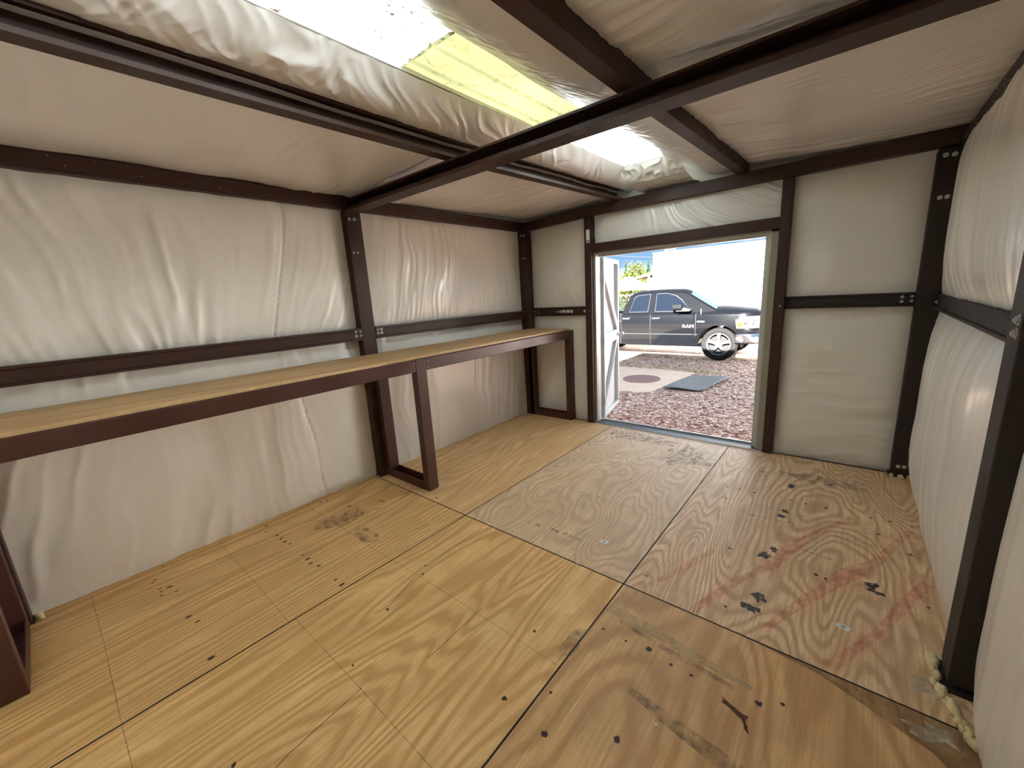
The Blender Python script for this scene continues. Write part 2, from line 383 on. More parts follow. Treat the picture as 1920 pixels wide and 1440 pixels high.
for pts in ([(1.35, -2.42), (1.36, -2.75), (1.38, -3.0), (1.45, -3.2), (1.44, -3.3)], [(1.86, -2.95), (1.87, -3.3)], [(1.76, -3.55), (1.78, -3.85), (1.84, -4.1)], [(1.84, -4.2), (1.86, -4.45)]):
    ribbon(pts, .0028, Z1, 'crack', MARK, sheets[4])
ribbon([(2.37, -2.56), (2.55, -2.575), (2.8, -2.60), (3.0, -2.62)], [.05, .06, .045, .02], Z1, 'tape_residue', TAPEM, sheets[5])
ribbon([(2.45, -2.61), (2.7, -2.64), (2.95, -2.66)], [.02, .03, .02], Z1 * 1.3, 'smear', GREYSMEAR, sheets[5])
ribbon([(2.62, -2.90), (2.78, -2.93), (2.95, -2.95), (3.2, -2.98)], [.03, .05, .06, .05], Z1, 'smear', GREYSMEAR, sheets[5])
flat_poly([(2.95, -2.372), (3.2, -2.40), (3.5, -2.52), (3.62, -2.66), (3.64, -2.372)], Z1 * .8, 'stain', WETSTAIN, sheets[5], 'brown water stain')
flat_poly(blob(.40, -2.95, .10, .16, 5, 14, .35), Z1, 'smear', GREYSMEAR, sheets[3]); flat_poly(blob(.75, -2.93, .12, .06, 6, 14, .35), Z1, 'smear', GREYSMEAR, sheets[3])
ribbon([(.33, -2.62), (.45, -2.60), (.5, -2.66), (.47, -2.75)], .02, Z1, 'smear', GREYSMEAR, sheets[3])
flat_poly(blob(1.55, -.25, .35, .14, 8, 20, .4), Z1, 'smear', GREYSMEAR, sheets[1]); flat_poly(blob(2.1, -.5, .2, .25, 9, 20, .4), Z1, 'smear', GREYSMEAR, sheets[1])
flat_poly(blob(3.05, -.45, .3, .08, 10, 20, .4), Z1, 'smear', GREYSMEAR, sheets[2])
# mill stamps (ink) as flat lettering
def text(body, loc, size, rz, name, m, parent, extr=.0002, rot=None, sx=1):
    cu = bpy.data.curves.new(name, 'FONT'); cu.body = body; cu.size = size; cu.extrude = extr; cu.align_x = 'CENTER'; cu.align_y = 'CENTER'; cu.resolution_u = 2
    o = bpy.data.objects.new(name, cu); dg = bpy.context.evaluated_depsgraph_get(); col.objects.link(o); bpy.context.view_layer.update()
    me = bpy.data.meshes.new_from_object(o.evaluated_get(bpy.context.evaluated_depsgraph_get())); bpy.data.objects.remove(o)
    me.materials.clear(); me.materials.append(m)
    q = bpy.data.objects.new(name, me); col.objects.link(q); q.location = loc; q.rotation_euler = rot or (0, 0, rz); q.scale = (sx, 1, 1)
    q.parent = parent; return q
for s, x, y in (('2', 1.575, -2.185), ('PS', 1.65, -2.178), ('TMB', 1.775, -2.165), ('23', 1.855, -2.157), ('21', 1.90, -2.157), ('23', 1.95, -2.162)):
    text(s, (x, y, .001), .036, .0, 'stamp', INK, sheets[1])
text('TMB', (1.07, -2.66, .001), .03, 1.5, 'stamp', GREYSMEAR, sheets[3])
ribbon([(.98, -2.70), (1.0, -2.66), (1.0, -2.60)], .004, Z1, 'stamp', INK, sheets[3])
for i, (x, y) in enumerate([(.10, -3.95), (.12, -3.965), (.23, -3.95), (.27, -3.95), (.31, -3.955)]): flat_poly(blob(x, y, .012, .006, i, 8, .5, .6), Z1, 'red_mark', REDM, sheets[3])

# adhesive stickers on the floor
for (x, y, a, lab) in ((2.10, -2.09, .25, 'small white sticker on the greyed plywood in front of the doorway'), (3.26, -2.06, -.25, 'torn white sticker with a grey print on the red-chalked plywood sheet')):
    s = empty('sticker', (x, y, .0005), a); tag(s, lab, 'sticker')
    MB().box(-.024, .024, -.016, .016, 0, .0008).build('paper', WHITEPAPER, s)
    b = MB()
    for q in range(3): b.box(-.008, .007, -.007 + q * .005, -.0045 + q * .005, .0008, .0011)
    b.build('print', MARKG, s)
# screws
def screw(x, y, lab):
    t = empty('screw', (x, y, 0)); tag(t, lab, 'screw')
    MB().cyl((0, 0, -.004), (0, 0, .0025), .0055, 12, .0045).build('head', GALV, t)
    MB().box(-.003, .003, -.0006, .0006, .0025, .0028).box(-.0006, .0006, -.003, .003, .0025, .0028).build('slot', MARK, t)
screw(2.375, -2.385, 'bright screw head at the corner where four plywood sheets meet')
screw(2.68, -2.362, 'bright screw head on the seam below the red-chalked sheet')
screw(2.76, -2.97, 'screw head on the grey smear of the brownish sheet')
screw(2.07, -2.372, 'screw head on the seam nearest the small white sticker')
screw(1.64, -2.375, 'screw head on the seam below the ink stamps')
screw(2.78, -1.735, 'screw head beside a knot in the middle of the wavy-grained sheet')
screw(3.22, -.33, 'screw head near the insulated wall panel beside the door')

# ------------------------------------------------------------------ insulation blankets
def blanket(parent, O, U, V, w, h, bulge, seed, fold='v', amp=.006, lam=.06, fan=0., edge=.6, res=.011, m=None, sharp=1.0, diag=0., px=4, flip=False, pucker=.004, tint=None, slit=None):
    """puffed vinyl panel: O corner, U,V unit directions; fold 'v' = creases running along V"""
    O = Vector(O); U = Vector(U); V = Vector(V); N = U.cross(V)
    if flip: N = -N
    nu = max(8, int(w / res)); nv = max(8, int(h / res))
    u = np.linspace(0, w, nu); v = np.linspace(0, h, nv); u, v = np.meshgrid(u, v)
    a = 2 * u / w - 1; b = 2 * v / h - 1
    prof = (1 - np.abs(a) ** px) * (1 - np.abs(b) ** px)
    s, t = (u, v) if fold == 'v' else (v, u)
    S, T = (w, h) if fold == 'v' else (h, w)
    wx = .10 * vn(s * 1.2 + 3, t * 1.4, seed + 1) + .03 * vn(s * 4, t * 3.5, seed + 2)
    ss = s + wx + diag * t + fan * (s - S / 2) * (t / T - .5)
    L = T * .55
    am = .55 + .45 * vn(s * 2.1 + 9, t * 1.3, seed + 3)
    e = np.minimum(t, T - t); ef = edge + (1 - edge) * np.exp(-e / .18)
    f1 = np.clip(ridge(ss / lam, t / L, seed + 4), -1, 1); f1 = np.sign(f1) * np.abs(f1) ** sharp
    f2 = vn(ss / (lam * .42), t / (L * .5), seed + 5)
    f3 = ridge(ss / (lam * 2.7), t / (L * 1.5), seed + 6)
    hgt = bulge * prof + 1.5 * amp * am * ef * (f1 * .9 + .35 * f2 + .8 * f3) * np.clip(np.minimum(s, S - s) / .03, .15, 1)
    hgt = hgt + .010 * vn(u * 3.0, v * 3.0, seed + 7) * prof
    # puckers where screws pin the edge
    e2 = np.minimum(np.minimum(u, w - u), np.minimum(v, h - v))
    hgt = hgt + pucker * ridge((u + v * .3) / .045, (v - u * .3) / .10, seed + 8) * np.exp(-e2 / .06)
    if slit:
        for (s0, depth, width) in slit: hgt = hgt - depth * np.exp(-((ss - s0) / width) ** 2)
    P = [O[i] + U[i] * u + V[i] * v + N[i] * hgt for i in range(3)]
    return grid_mesh('insulation_panel', P[0], P[1], P[2], m or VINYL, parent, flip)

# left wall (normal +x): U = +y, V = +z  -> U x V = +x
LW = XL - .01
Y1, Y2 = -2.34, -2.21
blanket(wl_, (LW - .01, Y2, 1.30), (0, 1, 0), (0, 0, 1), 2.16, 1.06, .045, 11, lam=.05, amp=.0055, fan=.25, slit=[(1.25, .006, .004)])
blanket(wl_, (LW - .01, Y2, -.01), (0, 1, 0), (0, 0, 1), 2.16, 1.30, .05, 12, lam=.09, amp=.005, slit=[(1.15, .008, .004)])
blanket(wl_, (LW - .01, -4.52, 1.30), (0, 1, 0), (0, 0, 1), 2.20, 1.06, .05, 13, lam=.085, amp=.009, fan=-.45, sharp=.8, slit=[(1.55, .008, .005)])
blanket(wl_, (LW - .01, -4.52, -.01), (0, 1, 0), (0, 0, 1), 2.20, 1.30, .05, 14, lam=.11, amp=.009, fan=.5, slit=[(1.62, .009, .004)])
# front wall (normal -y): U = +x, V=+z -> U x V = -y
blanket(wf_, (.0, .045, 1.28), (1, 0, 0), (0, 0, 1), .86, 1.12, .03, 21, amp=.005, lam=.05, fan=.7, diag=.4)
blanket(wf_, (.0, .045, -.01), (1, 0, 0), (0, 0, 1), .86, 1.30, .03, 22, amp=.0045, lam=.09)
blanket(wf_, (.88, .045, 1.98), (1, 0, 0), (0, 0, 1), 1.78, .45, .035, 23, amp=.008, lam=.05, fan=.6, diag=.9, pucker=.008, res=.008)
blanket(wf_, (2.69, .045, 1.31), (1, 0, 0), (0, 0, 1), .84, 1.1, .028, 24, fold='u', amp=.0028, lam=.12, diag=.25, pucker=.004)
blanket(wf_, (2.69, .045, -.01), (1, 0, 0), (0, 0, 1), .84, 1.33, .035, 25, fold='u', amp=.0060, lam=.11, diag=-.12, pucker=.005, edge=.9)
# right wall (normal -x): U = -y, V = +z -> (-y) x z = -x
RW = W + .03
blanket(wr_, (RW, .02, 1.33), (0, -1, 0), (0, 0, 1), 2.12, 1.05, .085, 31, amp=.0065, lam=.06, px=4, slit=[(.42, .012, .004), (.58, .004, .003)])
blanket(wr_, (RW, .02, -.01), (0, -1, 0), (0, 0, 1), 2.12, 1.33, .095, 32, amp=.0062, lam=.08, px=4, slit=[(.75, .011, .004)])
blanket(wr_, (RW + .01, -2.18, 1.33), (0, -1, 0), (0, 0, 1), 2.4, 1.05, .06, 33, amp=.005, lam=.08)
blanket(wr_, (RW + .01, -2.18, -.01), (0, -1, 0), (0, 0, 1), 2.4, 1.33, .09, 34, amp=.004, lam=.10, px=6, slit=[(.55, .012, .004)])
# back wall (normal +y): U = -x, V=+z -> (-x) x z = +y
blanket(wb_, (1.75, YB, -.01), (-1, 0, 0), (0, 0, 1), 1.80, 1.31, .09, 41, amp=.005, lam=.1)
blanket(wb_, (1.75, YB, 1.30), (-1, 0, 0), (0, 0, 1), 1.80, 1.2, .07, 42, amp=.005, lam=.1)
blanket(wb_, (3.62, YB, -.01), (-1, 0, 0), (0, 0, 1), 1.87, 1.31, .07, 43, amp=.005, lam=.1)
blanket(wb_, (3.62, YB, 1.30), (-1, 0, 0), (0, 0, 1), 1.87, 1.2, .07, 44, amp=.005, lam=.1)

# roof blankets: surface z(x) with drape; built in world coordinates
def zp(y): return 2.36 + .055 * np.clip((y + 2.28) / 2.28, 0, 1.2)      # underside of the purlins
def roof_bay(x0, x1, z0, z1, ya, yb, sag, seed, amp, lam, res=.011, slits=(), m=VINYL2, fan=0.):
    nx = int((x1 - x0) / res); ny = int((yb - ya) / res)
    x = np.linspace(x0, x1, nx); y = np.linspace(ya, yb, ny); x, y = np.meshgrid(x, y)
    t = (x - x0) / (x1 - x0); q = (y - ya) / (yb - ya)
    lift = .055 * np.clip((y + 2.28) / 2.28, 0, 1.1)
    z = z0 + (z1 - z0) * t + lift - sag * (1 - np.abs(2 * t - 1) ** 2.5) * (.55 + .45 * (1 - np.abs(2 * q - 1) ** 4))
    yy = y + .12 * vn(x * 1.3, y * 1.2, seed) + fan * (x - (x0 + x1) / 2) * (q - .5) + .03 * vn(x * 5, y * 4, seed + 9)
    am = np.clip(.55 + .75 * vn(x * 1.7 + 5, y * 1.6, seed + 1), .05, 1.2); ef = .45 + .55 * np.exp(-np.minimum(x - x0, x1 - x) / .22)
    z = z - 1.6 * amp * am * ef * np.clip(np.minimum(x - x0, x1 - x) / .09, 0, 1) * (ridge(yy / lam, x / .9, seed + 2) + .5 * vn(yy / (lam * .4), x / .5, seed + 3) + .8 * ridge(yy / (lam * 3), x / 1.4, seed + 4))
    z = z + .008 * vn(x * 3, y * 3, seed + 5)
    z = z + 1.6 * amp * 0
    for (s0, d, w) in slits: z = z + d * np.exp(-((yy - s0) / w) ** 2)
    return grid_mesh('insulation_panel', x, y, z, m, ceil, True)
roof_bay(-.06, 1.22, 2.385, 2.445, -2.28, .09, .03, 51, .0075, .06, fan=.9)
roof_bay(-.06, 1.22, 2.385, 2.445, -4.66, -2.28, .035, 52, .0085, .10, fan=-.5)
roof_bay(2.34, 3.66, 2.445, 2.385, -2.28, .09, .02, 53, .0075, .035, res=.009, slits=[(-1.98, .006, .004)])
roof_bay(2.34, 3.66, 2.445, 2.385, -4.66, -2.28, .02, 54, .008, .045, res=.009)
# rolled edges either side of the skylight
def roll(x0, z0, x1, z1, belly, seed, amp, ya=-4.66, yb=.09, m=VINYL2, mode=0):
    nt = 60; ny = int((yb - ya) / .010)
    t = np.linspace(0, 1, nt); y = np.linspace(ya, yb, ny); t, y = np.meshgrid(t, y)
    lift = .055 * np.clip((y + 2.28) / 2.28, 0, 1.1)
    x = x0 + (x1 - x0) * t + .012 * vn(y * 2.3, t * 0, seed) * t
    z = z0 + (z1 - z0) * t ** (1.5 if mode == 0 else 1.2) + lift * (1 - .5 * t) - belly * np.sin(PI * np.clip(t, 0, 1) ** .8) * (1 + .25 * vn(y * 1.7, t * 2, seed + 1))
    w = amp * (ridge((y + x * (.9 if mode == 0 else .1)) / .075 + 1.6 * vn(y * 4, x * 9, seed + 2), x * 9 + y * 3, seed + 3) * np.clip(.4 + .9 * vn(y * 2.2, x * 5, seed + 4), 0, 1.3)
               + .6 * ridge(y / .035 - x / .05 + 1.5 * vn(y * 7, x * 12, seed + 5), x * 14, seed + 6) * np.clip(vn(y * 3.2 + 7, x * 4, seed + 7) + .2, 0, 1)) * np.sin(PI * np.clip(t, .02, .98)) ** .5
    return grid_mesh('insulation_panel', x, y, z - w, m, ceil, True)
roll(1.245, 2.462, 1.475, 2.575, .022, 61, .012)
roll(2.315, 2.462, 1.835, 2.575, .05, 62, .004, mode=1)
# closing flap of vinyl beyond the far end of the skylight
def flap(ya, yb, za, zb, seed, amp):
    x = np.linspace(1.44, 1.96, 60); t = np.linspace(0, 1, 40); x, t = np.meshgrid(x, t)
    y = ya + (yb - ya) * t; z = za + (zb - za) * t - .02 * np.sin(PI * t)
    z = z - amp * ridge(x / .05 + vn(x * 9, t * 3, seed), t * 3, seed + 1) * np.sin(PI * t) ** .5
    return grid_mesh('insulation_panel', x, y, z, VINYL, ceil, True)
flap(-.46, -.26, 2.60, 2.475, 71, .012); flap(-.27, .09, 2.478, 2.47, 72, .004)
flap(-4.66, -4.28, 2.47, 2.585, 73, .006)

# skylight sheets -----------------------------------------------------
def mat_sky(name, tint, dirt, dcol, cscale):
    t = NT(name)
    n = t.noise(t.mapping((3.5, 1.2, 1)), scale=4, detail=8, rough=.75)
    n2 = t.noise(t.mapping((1, 1, 1), (0, 0, .5)), scale=26, detail=6, rough=.7)
    msk = t.math('MULTIPLY', t.ramp(n, [(.44, (0, 0, 0)), (.58, (1, 1, 1))]), t.ramp(n2, [(.45, (0, 0, 0)), (.6, (1, 1, 1))]))
    c = t.mix(t.math('MULTIPLY', msk, dirt), tint, dcol)
    # hairline cracks, and the shade of creases painted into the sheet colour
    wv = t.mix(.22, t.mapping((1, 1, 1), (0, 0, .6), (1.3, .4, 0)), t.noise(scale=5, detail=4, out='Color')); vor = t.voro(wv, scale=cscale, feature='DISTANCE_TO_EDGE')
    cra = t.ramp(vor, [(.0, (.30 if dirt > .9 else .6,) * 3), (.015, (1, 1, 1))])
    c = t.mix(.85, c, cra, 'MULTIPLY')
    big = t.noise(t.mapping((1, .35, 1)), scale=3, detail=2)
    c = t.mix(.35, c, t.ramp(big, [(.35, (.4,) * 3), (.6, (1, 1, 1))]), 'MULTIPLY')
    tl = t.new('BsdfTranslucent'); df = t.new('BsdfDiffuse'); ms = t.new('MixShader'); ms.inputs[0].default_value = .25
    t.l.new(c, tl.inputs[0]); t.l.new(c, df.inputs[0])
    t.l.new(tl.outputs[0], ms.inputs[1]); t.l.new(df.outputs[0], ms.inputs[2]); t.l.new(ms.outputs[0], t.o.inputs[0])
    return t.m
SKW = mat_sky('fibreglass_white', (.90, .99, .99), 1.0, (.03, .016, .006), 1.4)
SKY_ = mat_sky('fibreglass_yellow', (.165, .165, .078), .35, (.07, .055, .02), 3.2)
SKW2 = mat_sky('fibreglass_pale', (.90, 1.0, .98), .05, (.5, .4, .3), 1.1)
def sky_sheet(ya, yb, z, m, lab, seed):
    nx = 90; ny = int((yb - ya) / .012)
    x = np.linspace(1.40, 2.0, nx); y = np.linspace(ya, yb, ny); x, y = np.meshgrid(x, y)
    ph = ((x - 1.42) % .16) / .16; rib = np.clip(1 - np.abs(ph - .5) * 7, 0, 1)
    yy = np.where(np.abs(y - ya) < .02, y + .012 * vn(x * 9, x * 0, seed), y)
    zz = z + .012 * rib + .004 * vn(x * 4, y * 4, seed)
    o = grid_mesh('skylight_panel', x, yy, zz, m, None, True); tag(o, lab, 'skylight', 'translucent sheets of the skylight')
    return o
sky_sheet(-4.45, -2.76, 2.610, SKW, 'white translucent skylight sheet speckled with brown dirt', 81)
sky_sheet(-2.80, -1.72, 2.618, SKY_, 'yellowed translucent skylight sheet with grey cracks, between two white ones', 82)
sky_sheet(-1.76, -.20, 2.610, SKW2, 'clean white translucent skylight sheet beyond the middle rafter', 83)

# ------------------------------------------------------------------ steel frame
def bolt(b, p, n, r=.009, h=.008):
    p = Vector(p); n = Vector(n); b.cyl(p, p + n * .002, r * 1.35, 14); b.cyl(p, p + n * h, r, 6); b.cyl(p, p + n * (h + .005), r * .5, 8)
def bolts(parent, lst):
    for (p, n, r) in lst:
        b = MB(); bolt(b, p, n, r); b.build('bolt', GALV, parent)
def column(x0, x1, y0, y1, z1, lab, m=STEEL, bl=(), z0=0., grp='steel columns of the shed frame'):
    c = empty('steel_column', ((x0 + x1) / 2, (y0 + y1) / 2, 0)); cx, cy = c.location.x, c.location.y
    MB().box(x0 - cx, x1 - cx, y0 - cy, y1 - cy, z0, z1).build('post', m, c, bevel=.006)
    MB().box(x0 - cx - .01, x1 - cx + .008, y0 - cy - .01, y1 - cy + .01, 0, .008).build('base_plate', m, c)
    bolts(c, [((p[0] - cx, p[1] - cy, p[2]), n, r) for p, n, r in bl]); tag(c, lab, 'column', grp)
    return c
X_ = (1, 0, 0); NY = (0, -1, 0); NX = (-1, 0, 0)
column(-.10, 0, -2.34, -2.21, 2.28, 'brown steel column halfway along the wall behind the workbench', STEEL,
       [((0, -2.312, 2.212), X_, .010), ((0, -2.271, 2.214), X_, .010), ((0, -2.315, 1.955), X_, .007), ((0, -2.278, 1.956), X_, .007)])
column(-.08, .05, -.085, 0.02, 2.28, 'brown steel corner column at the end of the workbench nearest the doorway', STEEL,
       [((-.02, -.085, 2.24), NY, .010), ((.025, -.085, 2.235), NY, .010), ((-.02, -.085, 1.975), NY, .006), ((.02, -.085, 1.972), NY, .006)])
column(-.10, 0, -4.56, -4.43, 2.28, 'brown steel column at the near end of the workbench')
column(3.49, 3.615, -.07, .04, 2.31, 'dark steel corner column beside the plain wall panel right of the doorway', STEEL2,
       [((3.526, -.07, 2.265), NY, .011), ((3.567, -.07, 2.262), NY, .011), ((3.528, -.07, 2.006), NY, .010), ((3.562, -.07, 2.006), NY, .010), ((3.529, -.07, .085), NY, .010), ((3.563, -.07, .088), NY, .010)])
column(3.56, 3.66, -2.20, -2.06, 2.31, 'dark steel column halfway along the bare wall with foam at its foot', STEEL2,
       [((3.56, -2.17, 1.372), NX, .013), ((3.56, -2.17, 1.33), NX, .013)], .03)
def rafter(y, za, zb, h, lab, yb=None, w=.075, x0=-.06, x1=3.64, kink=None):
    yb = y if yb is None else yb
    r = empty('steel_rafter', (0, y, 0)); b = MB()
    pts = [(x0, 0, za + h / 2), (x1, yb - y, zb + h / 2)] if kink is None else [(x0, 0, za + h / 2), (kink[0], 0, kink[1] + h / 2), (x1, yb - y, zb + h / 2)]
    if kink is None:
        t_ = .005; hw, hh = w / 2, h / 2
        prof = [(-hw, -hh), (hw, -hh), (hw, -hh + .022), (hw - t_, -hh + .022), (hw - t_, -hh + t_), (-hw + t_, -hh + t_), (-hw + t_, hh - t_), (hw - t_, hh - t_), (hw - t_, hh - .012), (hw, hh - .012), (hw, hh), (-hw, hh)]
        b.beam(pts[0], pts[1], prof)
    else:
        b.prism([(x0, za), (kink[0], kink[1]), (x1, zb), (x1, zb + h), (kink[0], kink[1] + h), (x0, za + h)], 'xz', -w / 2, w / 2)
    b.build('beam', STEEL, r)
    tag(r, lab, 'beam', 'steel rafters'); return r
rf = rafter(-2.275, 2.27, 2.27, .085, 'brown steel rafter crossing the whole shed below the skylight', yb=-2.24, w=.12)
MB().box(2.06, 2.14, -.045, .02, 2.2685, 2.2695).build('primer_smear', plain('pale_primer', (.085, .045, .033), .5), rf)
rafter(-.035, 2.28, 2.322, .10, 'brown steel rafter above the doorway wall', w=.07, kink=(.9, 2.32))
rafter(-4.50, 2.27, 2.27, .085, 'brown steel rafter against the back wall', w=.12)
def purlin(x0, w, lab, opened=False):
    p = empty('steel_purlin', (x0, 0, 0)); b = MB(); t_ = .005
    prof = [(0, 0), (w, 0), (w, .10), (0, .10)] if not opened else [(0, 0), (w, 0), (w, .018), (w - t_, .018), (w - t_, t_), (t_, t_), (t_, .10 - t_), (w - t_, .10 - t_), (w - t_, .085), (w, .085), (w, .10), (0, .10)]
    n = len(prof); v = []
    for y, z in ((-4.60, 2.35), (-2.28, 2.358), (.0, 2.418)): v += [(a, y, z + c_) for a, c_ in prof]
    fs = [tuple(range(n))[::-1], tuple(range(2 * n, 3 * n))] + [(s * n + i, s * n + (i + 1) % n, (s + 1) * n + (i + 1) % n, (s + 1) * n + i) for s in (0, 1) for i in range(n)]
    b.add(v, fs).build('beam', STEEL, p); tag(p, lab, 'beam', 'steel purlins'); return p
purlin(1.185, .075, 'brown steel purlin between the skylight and the workbench side', True)
purlin(2.30, .075, 'brown steel purlin between the skylight and the bare wall')
# eave beams with nail ends
def eave(x, s, lab, m=STEEL):
    o = empty('eave_beam', (x, 0, 0)); b = MB(); prof = [(0, 0), (0, .10), (-.07, .10), (-.07, 0)]
    b.prism([(s * p + 0, q + 2.285) for p, q in [(0, 0), (0, .012), (.012, .012), (.012, .09), (0, .09), (0, .10), (-.07, .10), (-.07, 0)]], 'xz', YB, .02)
    b.build('beam', m, o, bevel=.002)
    n = MB()
    r = random.Random(3)
    for k in range(26):
        y = -4.4 + k * .165 + r.uniform(-.03, .03); z = 2.362
        n.cyl((s * -.001, y, z), (s * .014, y, z - .004), .0022, 6)
        if k % 2: n.cyl((s * -.001, y + .05, 2.32), (s * .016, y + .05, 2.318), .0025, 6)
    n.build('screw_tips', GALV, o)['kind'] = 'stuff'
    tag(o, lab, 'beam', 'eave beams'); return o
eave(.0, 1, 'brown steel eave beam above the wall behind the workbench')
eave(3.60, -1, 'dark steel eave beam above the bare wall', STEEL2)

GP = [(0, 0), (.016, 0), (.016, .014), (.006, .018), (.006, .082), (.016, .086), (.016, .10), (0, .10)]   # girt profile: depth, height
def girt(axis, a, b_, wallpos, s, z, lab, m=STEEL, bl=(), grp='steel girts', slots=()):
    mid = (a + b_) / 2
    o = empty('steel_girt', (wallpos, mid, 0) if axis == 'y' else (mid, wallpos, 0)); q = MB()
    poly = [(s * d, z + h) for d, h in GP]; poly2 = poly + []
    back = [(s * (-.05), z + .10), (s * (-.05), z)]
    if axis == 'y': q.prism(poly + back, 'xz', a - mid, b_ - mid)
    else: q.prism(poly + back, 'yz', a - mid, b_ - mid)
    q.build('channel', m, o)
    bolts(o, [((Vector(p) - o.location)[:], n, r) for p, n, r in bl])
    if slots:
        for t in slots:
            y = t - mid; MB().box(s * .0062, s * .0072, y, y + .05, z + .045, z + .052).build('slot', MARK, o)
    tag(o, lab, 'beam', grp); return o
def brk(o, lst):
    pass
girt('y', -4.60, -2.34, -.005, 1, 1.245, 'brown steel girt on the wall above the near half of the workbench', STEEL,
     [((.003, -2.395, 1.322), X_, .010), ((.003, -2.395, 1.285), X_, .010), ((.003, -2.355, 1.322), X_, .009), ((.003, -2.355, 1.285), X_, .009)])
girt('y', -2.21, -.07, -.005, 1, 1.245, 'brown steel girt on the wall above the far half of the workbench', STEEL,
     [((.003, -2.155, 1.322), X_, .010), ((.003, -2.155, 1.290), X_, .010), ((.003, -2.19, 1.322), X_, .009), ((.003, -2.19, 1.290), X_, .009)])
girt('x', .05, .835, .0, -1, 1.27, 'short brown steel girt between the corner column and the door post', STEEL,
     [((.075, -.005, 1.33), NY, .008), ((.125, -.005, 1.335), NY, .008), ((.075, -.005, 1.30), NY, .008), ((.125, -.005, 1.302), NY, .008), ((.79, -.008, 1.318), NY, .012), ((.815, -.008, 1.305), NY, .010)])
girt('x', 2.70, 3.50, .0, -1, 1.292, 'short dark steel girt right of the doorway with four bolts', STEEL2,
     [((3.42, -.004, 1.362), NY, .010), ((3.472, -.004, 1.364), NY, .010), ((3.42, -.004, 1.328), NY, .010), ((3.472, -.004, 1.331), NY, .010)])
girt('y', -2.08, -.04, 3.60, -1, 1.275, 'dark slotted steel girt on the bare wall between its two columns', STEEL2,
     [((3.59, -.14, 1.325), NX, .012)], slots=[-.55, -.75, -.95, -1.3, -1.45, -1.6, -1.72])
girt('y', -4.56, -2.20, 3.62, -1, 1.275, 'dark steel girt on the bare wall beside the camera', STEEL2,
     [((3.61, -2.30, 1.36), NX, .013), ((3.61, -2.30, 1.32), NX, .013)])

# door posts and header
def dpost(x0, x1, z1, lab):
    o = empty('door_post', ((x0 + x1) / 2, 0, 0)); h = (x1 - x0) / 2
    MB().box(-h, h, -.05, .045, 0, z1).build('post', STEEL, o, bevel=.005)
    b = MB(); bolt(b, (.01, -.05, 1.32), NY, .005, .004); b.build('bolt', GALV, o)
    tag(o, lab, 'post', 'steel door posts'); return o
pl_ = dpost(.825, .908, 2.32, 'brown steel door post between the workbench corner and the doorway')
MB().box(-.015, .028, -.0515, -.0503, 2.05, 2.185).build('paper_label', WHITEPAPER, pl_)['label'] = 'white paper label'
MB().box(-.010, .022, -.0520, -.0516, 2.06, 2.075).build('print', MARKG, pl_)
dpost(2.630, 2.705, 2.32, 'brown steel door post between the doorway and the plain wall panels')
hd = MB().box(.908, 2.630, -.045, .045, 1.945, 2.035).build('door_header', STEEL, bevel=.005)
tag(hd, 'brown steel header beam over the doorway', 'beam')

# door: frame, sill, open leaf
d1 = empty('door_1', (1.75, .04, 0)); tag(d1, kind='structure')
def fb(name, m, *boxes, parent=d1, bevel=.002):
    b = MB()
    for x0, x1, y0, y1, z0, z1 in boxes: b.box(x0 - 1.75, x1 - 1.75, y0 - .04, y1 - .04, z0, z1)
    return b.build(name, m, parent, bevel=bevel)
fb('door_frame', JAMBM, (.90, .932, .0, .05, 0, 1.945), (2.575, 2.63, -.015, .05, 0, 1.945), (.925, 2.63, -.015, .05, 1.925, 1.945))
fb('door_stop', DOORW, (.90, .918, .05, .13, .0, 1.925), (2.525, 2.60, .05, .13, 0, 1.93), (.935, 2.60, .06, .13, 1.90, 1.93))
fb('weather_strip', plain('beige_strip', (.50, .48, .36), .5), (2.563, 2.578, -.01, .05, .01, 1.925))
fb('sill', ALU, (.93, 2.66, -.03, .13, -.03, .010)); fb('sill_lip', ALUL, (.94, 2.60, .115, .135, -.04, .022)); fb('sill_edge', ALUL, (.93, 2.66, -.036, -.028, .0, .008))
# leaf, hinged on the workbench-side jamb and swung outwards
leaf = empty('door_leaf', (.93 - 1.75, .17 - .04, 0)); leaf.parent = d1
leaf.rotation_euler = (0, 0, math.atan2(.70, -.155))
LWD = .74
lb = MB().box(0, LWD, .030, .036, .01, 1.90)
sk = lb.build('door_skin', DOORW, leaf)
b = MB(); b.box(0, .045, -.012, .03, .01, 1.90); b.box(LWD - .05, LWD, -.012, .03, .01, 1.90); b.box(.045, LWD - .05, -.012, .03, 1.85, 1.90); b.box(.045, LWD - .05, -.012, .03, .01, .06)
b.build('stile', DOORW, leaf, bevel=.003)
MB().box(.045, LWD - .05, -.012, .03, .90, 1.03).build('mid_rail', DOORW, leaf, bevel=.003)
def brace(a, c_, nm='brace'):
    MB().bar((a[0], .009, a[1]), (c_[0], .009, c_[1]), .042, .05, up=(0, 1, 0)).build(nm, DOORW, leaf)
b = MB().prism([(.045, 1.80), (.045, 1.70), (LWD - .09, 1.03), (LWD - .05, 1.03), (LWD - .05, 1.10)], 'xz', -.010, .03); b.build('brace', DOORW, leaf)
b = MB().prism([(LWD - .05, .90), (LWD - .11, .90), (.045, .10), (.045, .20)], 'xz', -.010, .03); b.build('brace', DOORW, leaf)
kb = MB(); kb.lathe((LWD - .04, -.012, .965), (0, -1, 0), [(0, .0), (.001, .028), (.008, .028), (.012, .012), (.035, .012), (.04, .022), (.055, .028), (.068, .024), (.074, .0)], 24)
kb.build('knob', GALV, leaf, smooth=True)
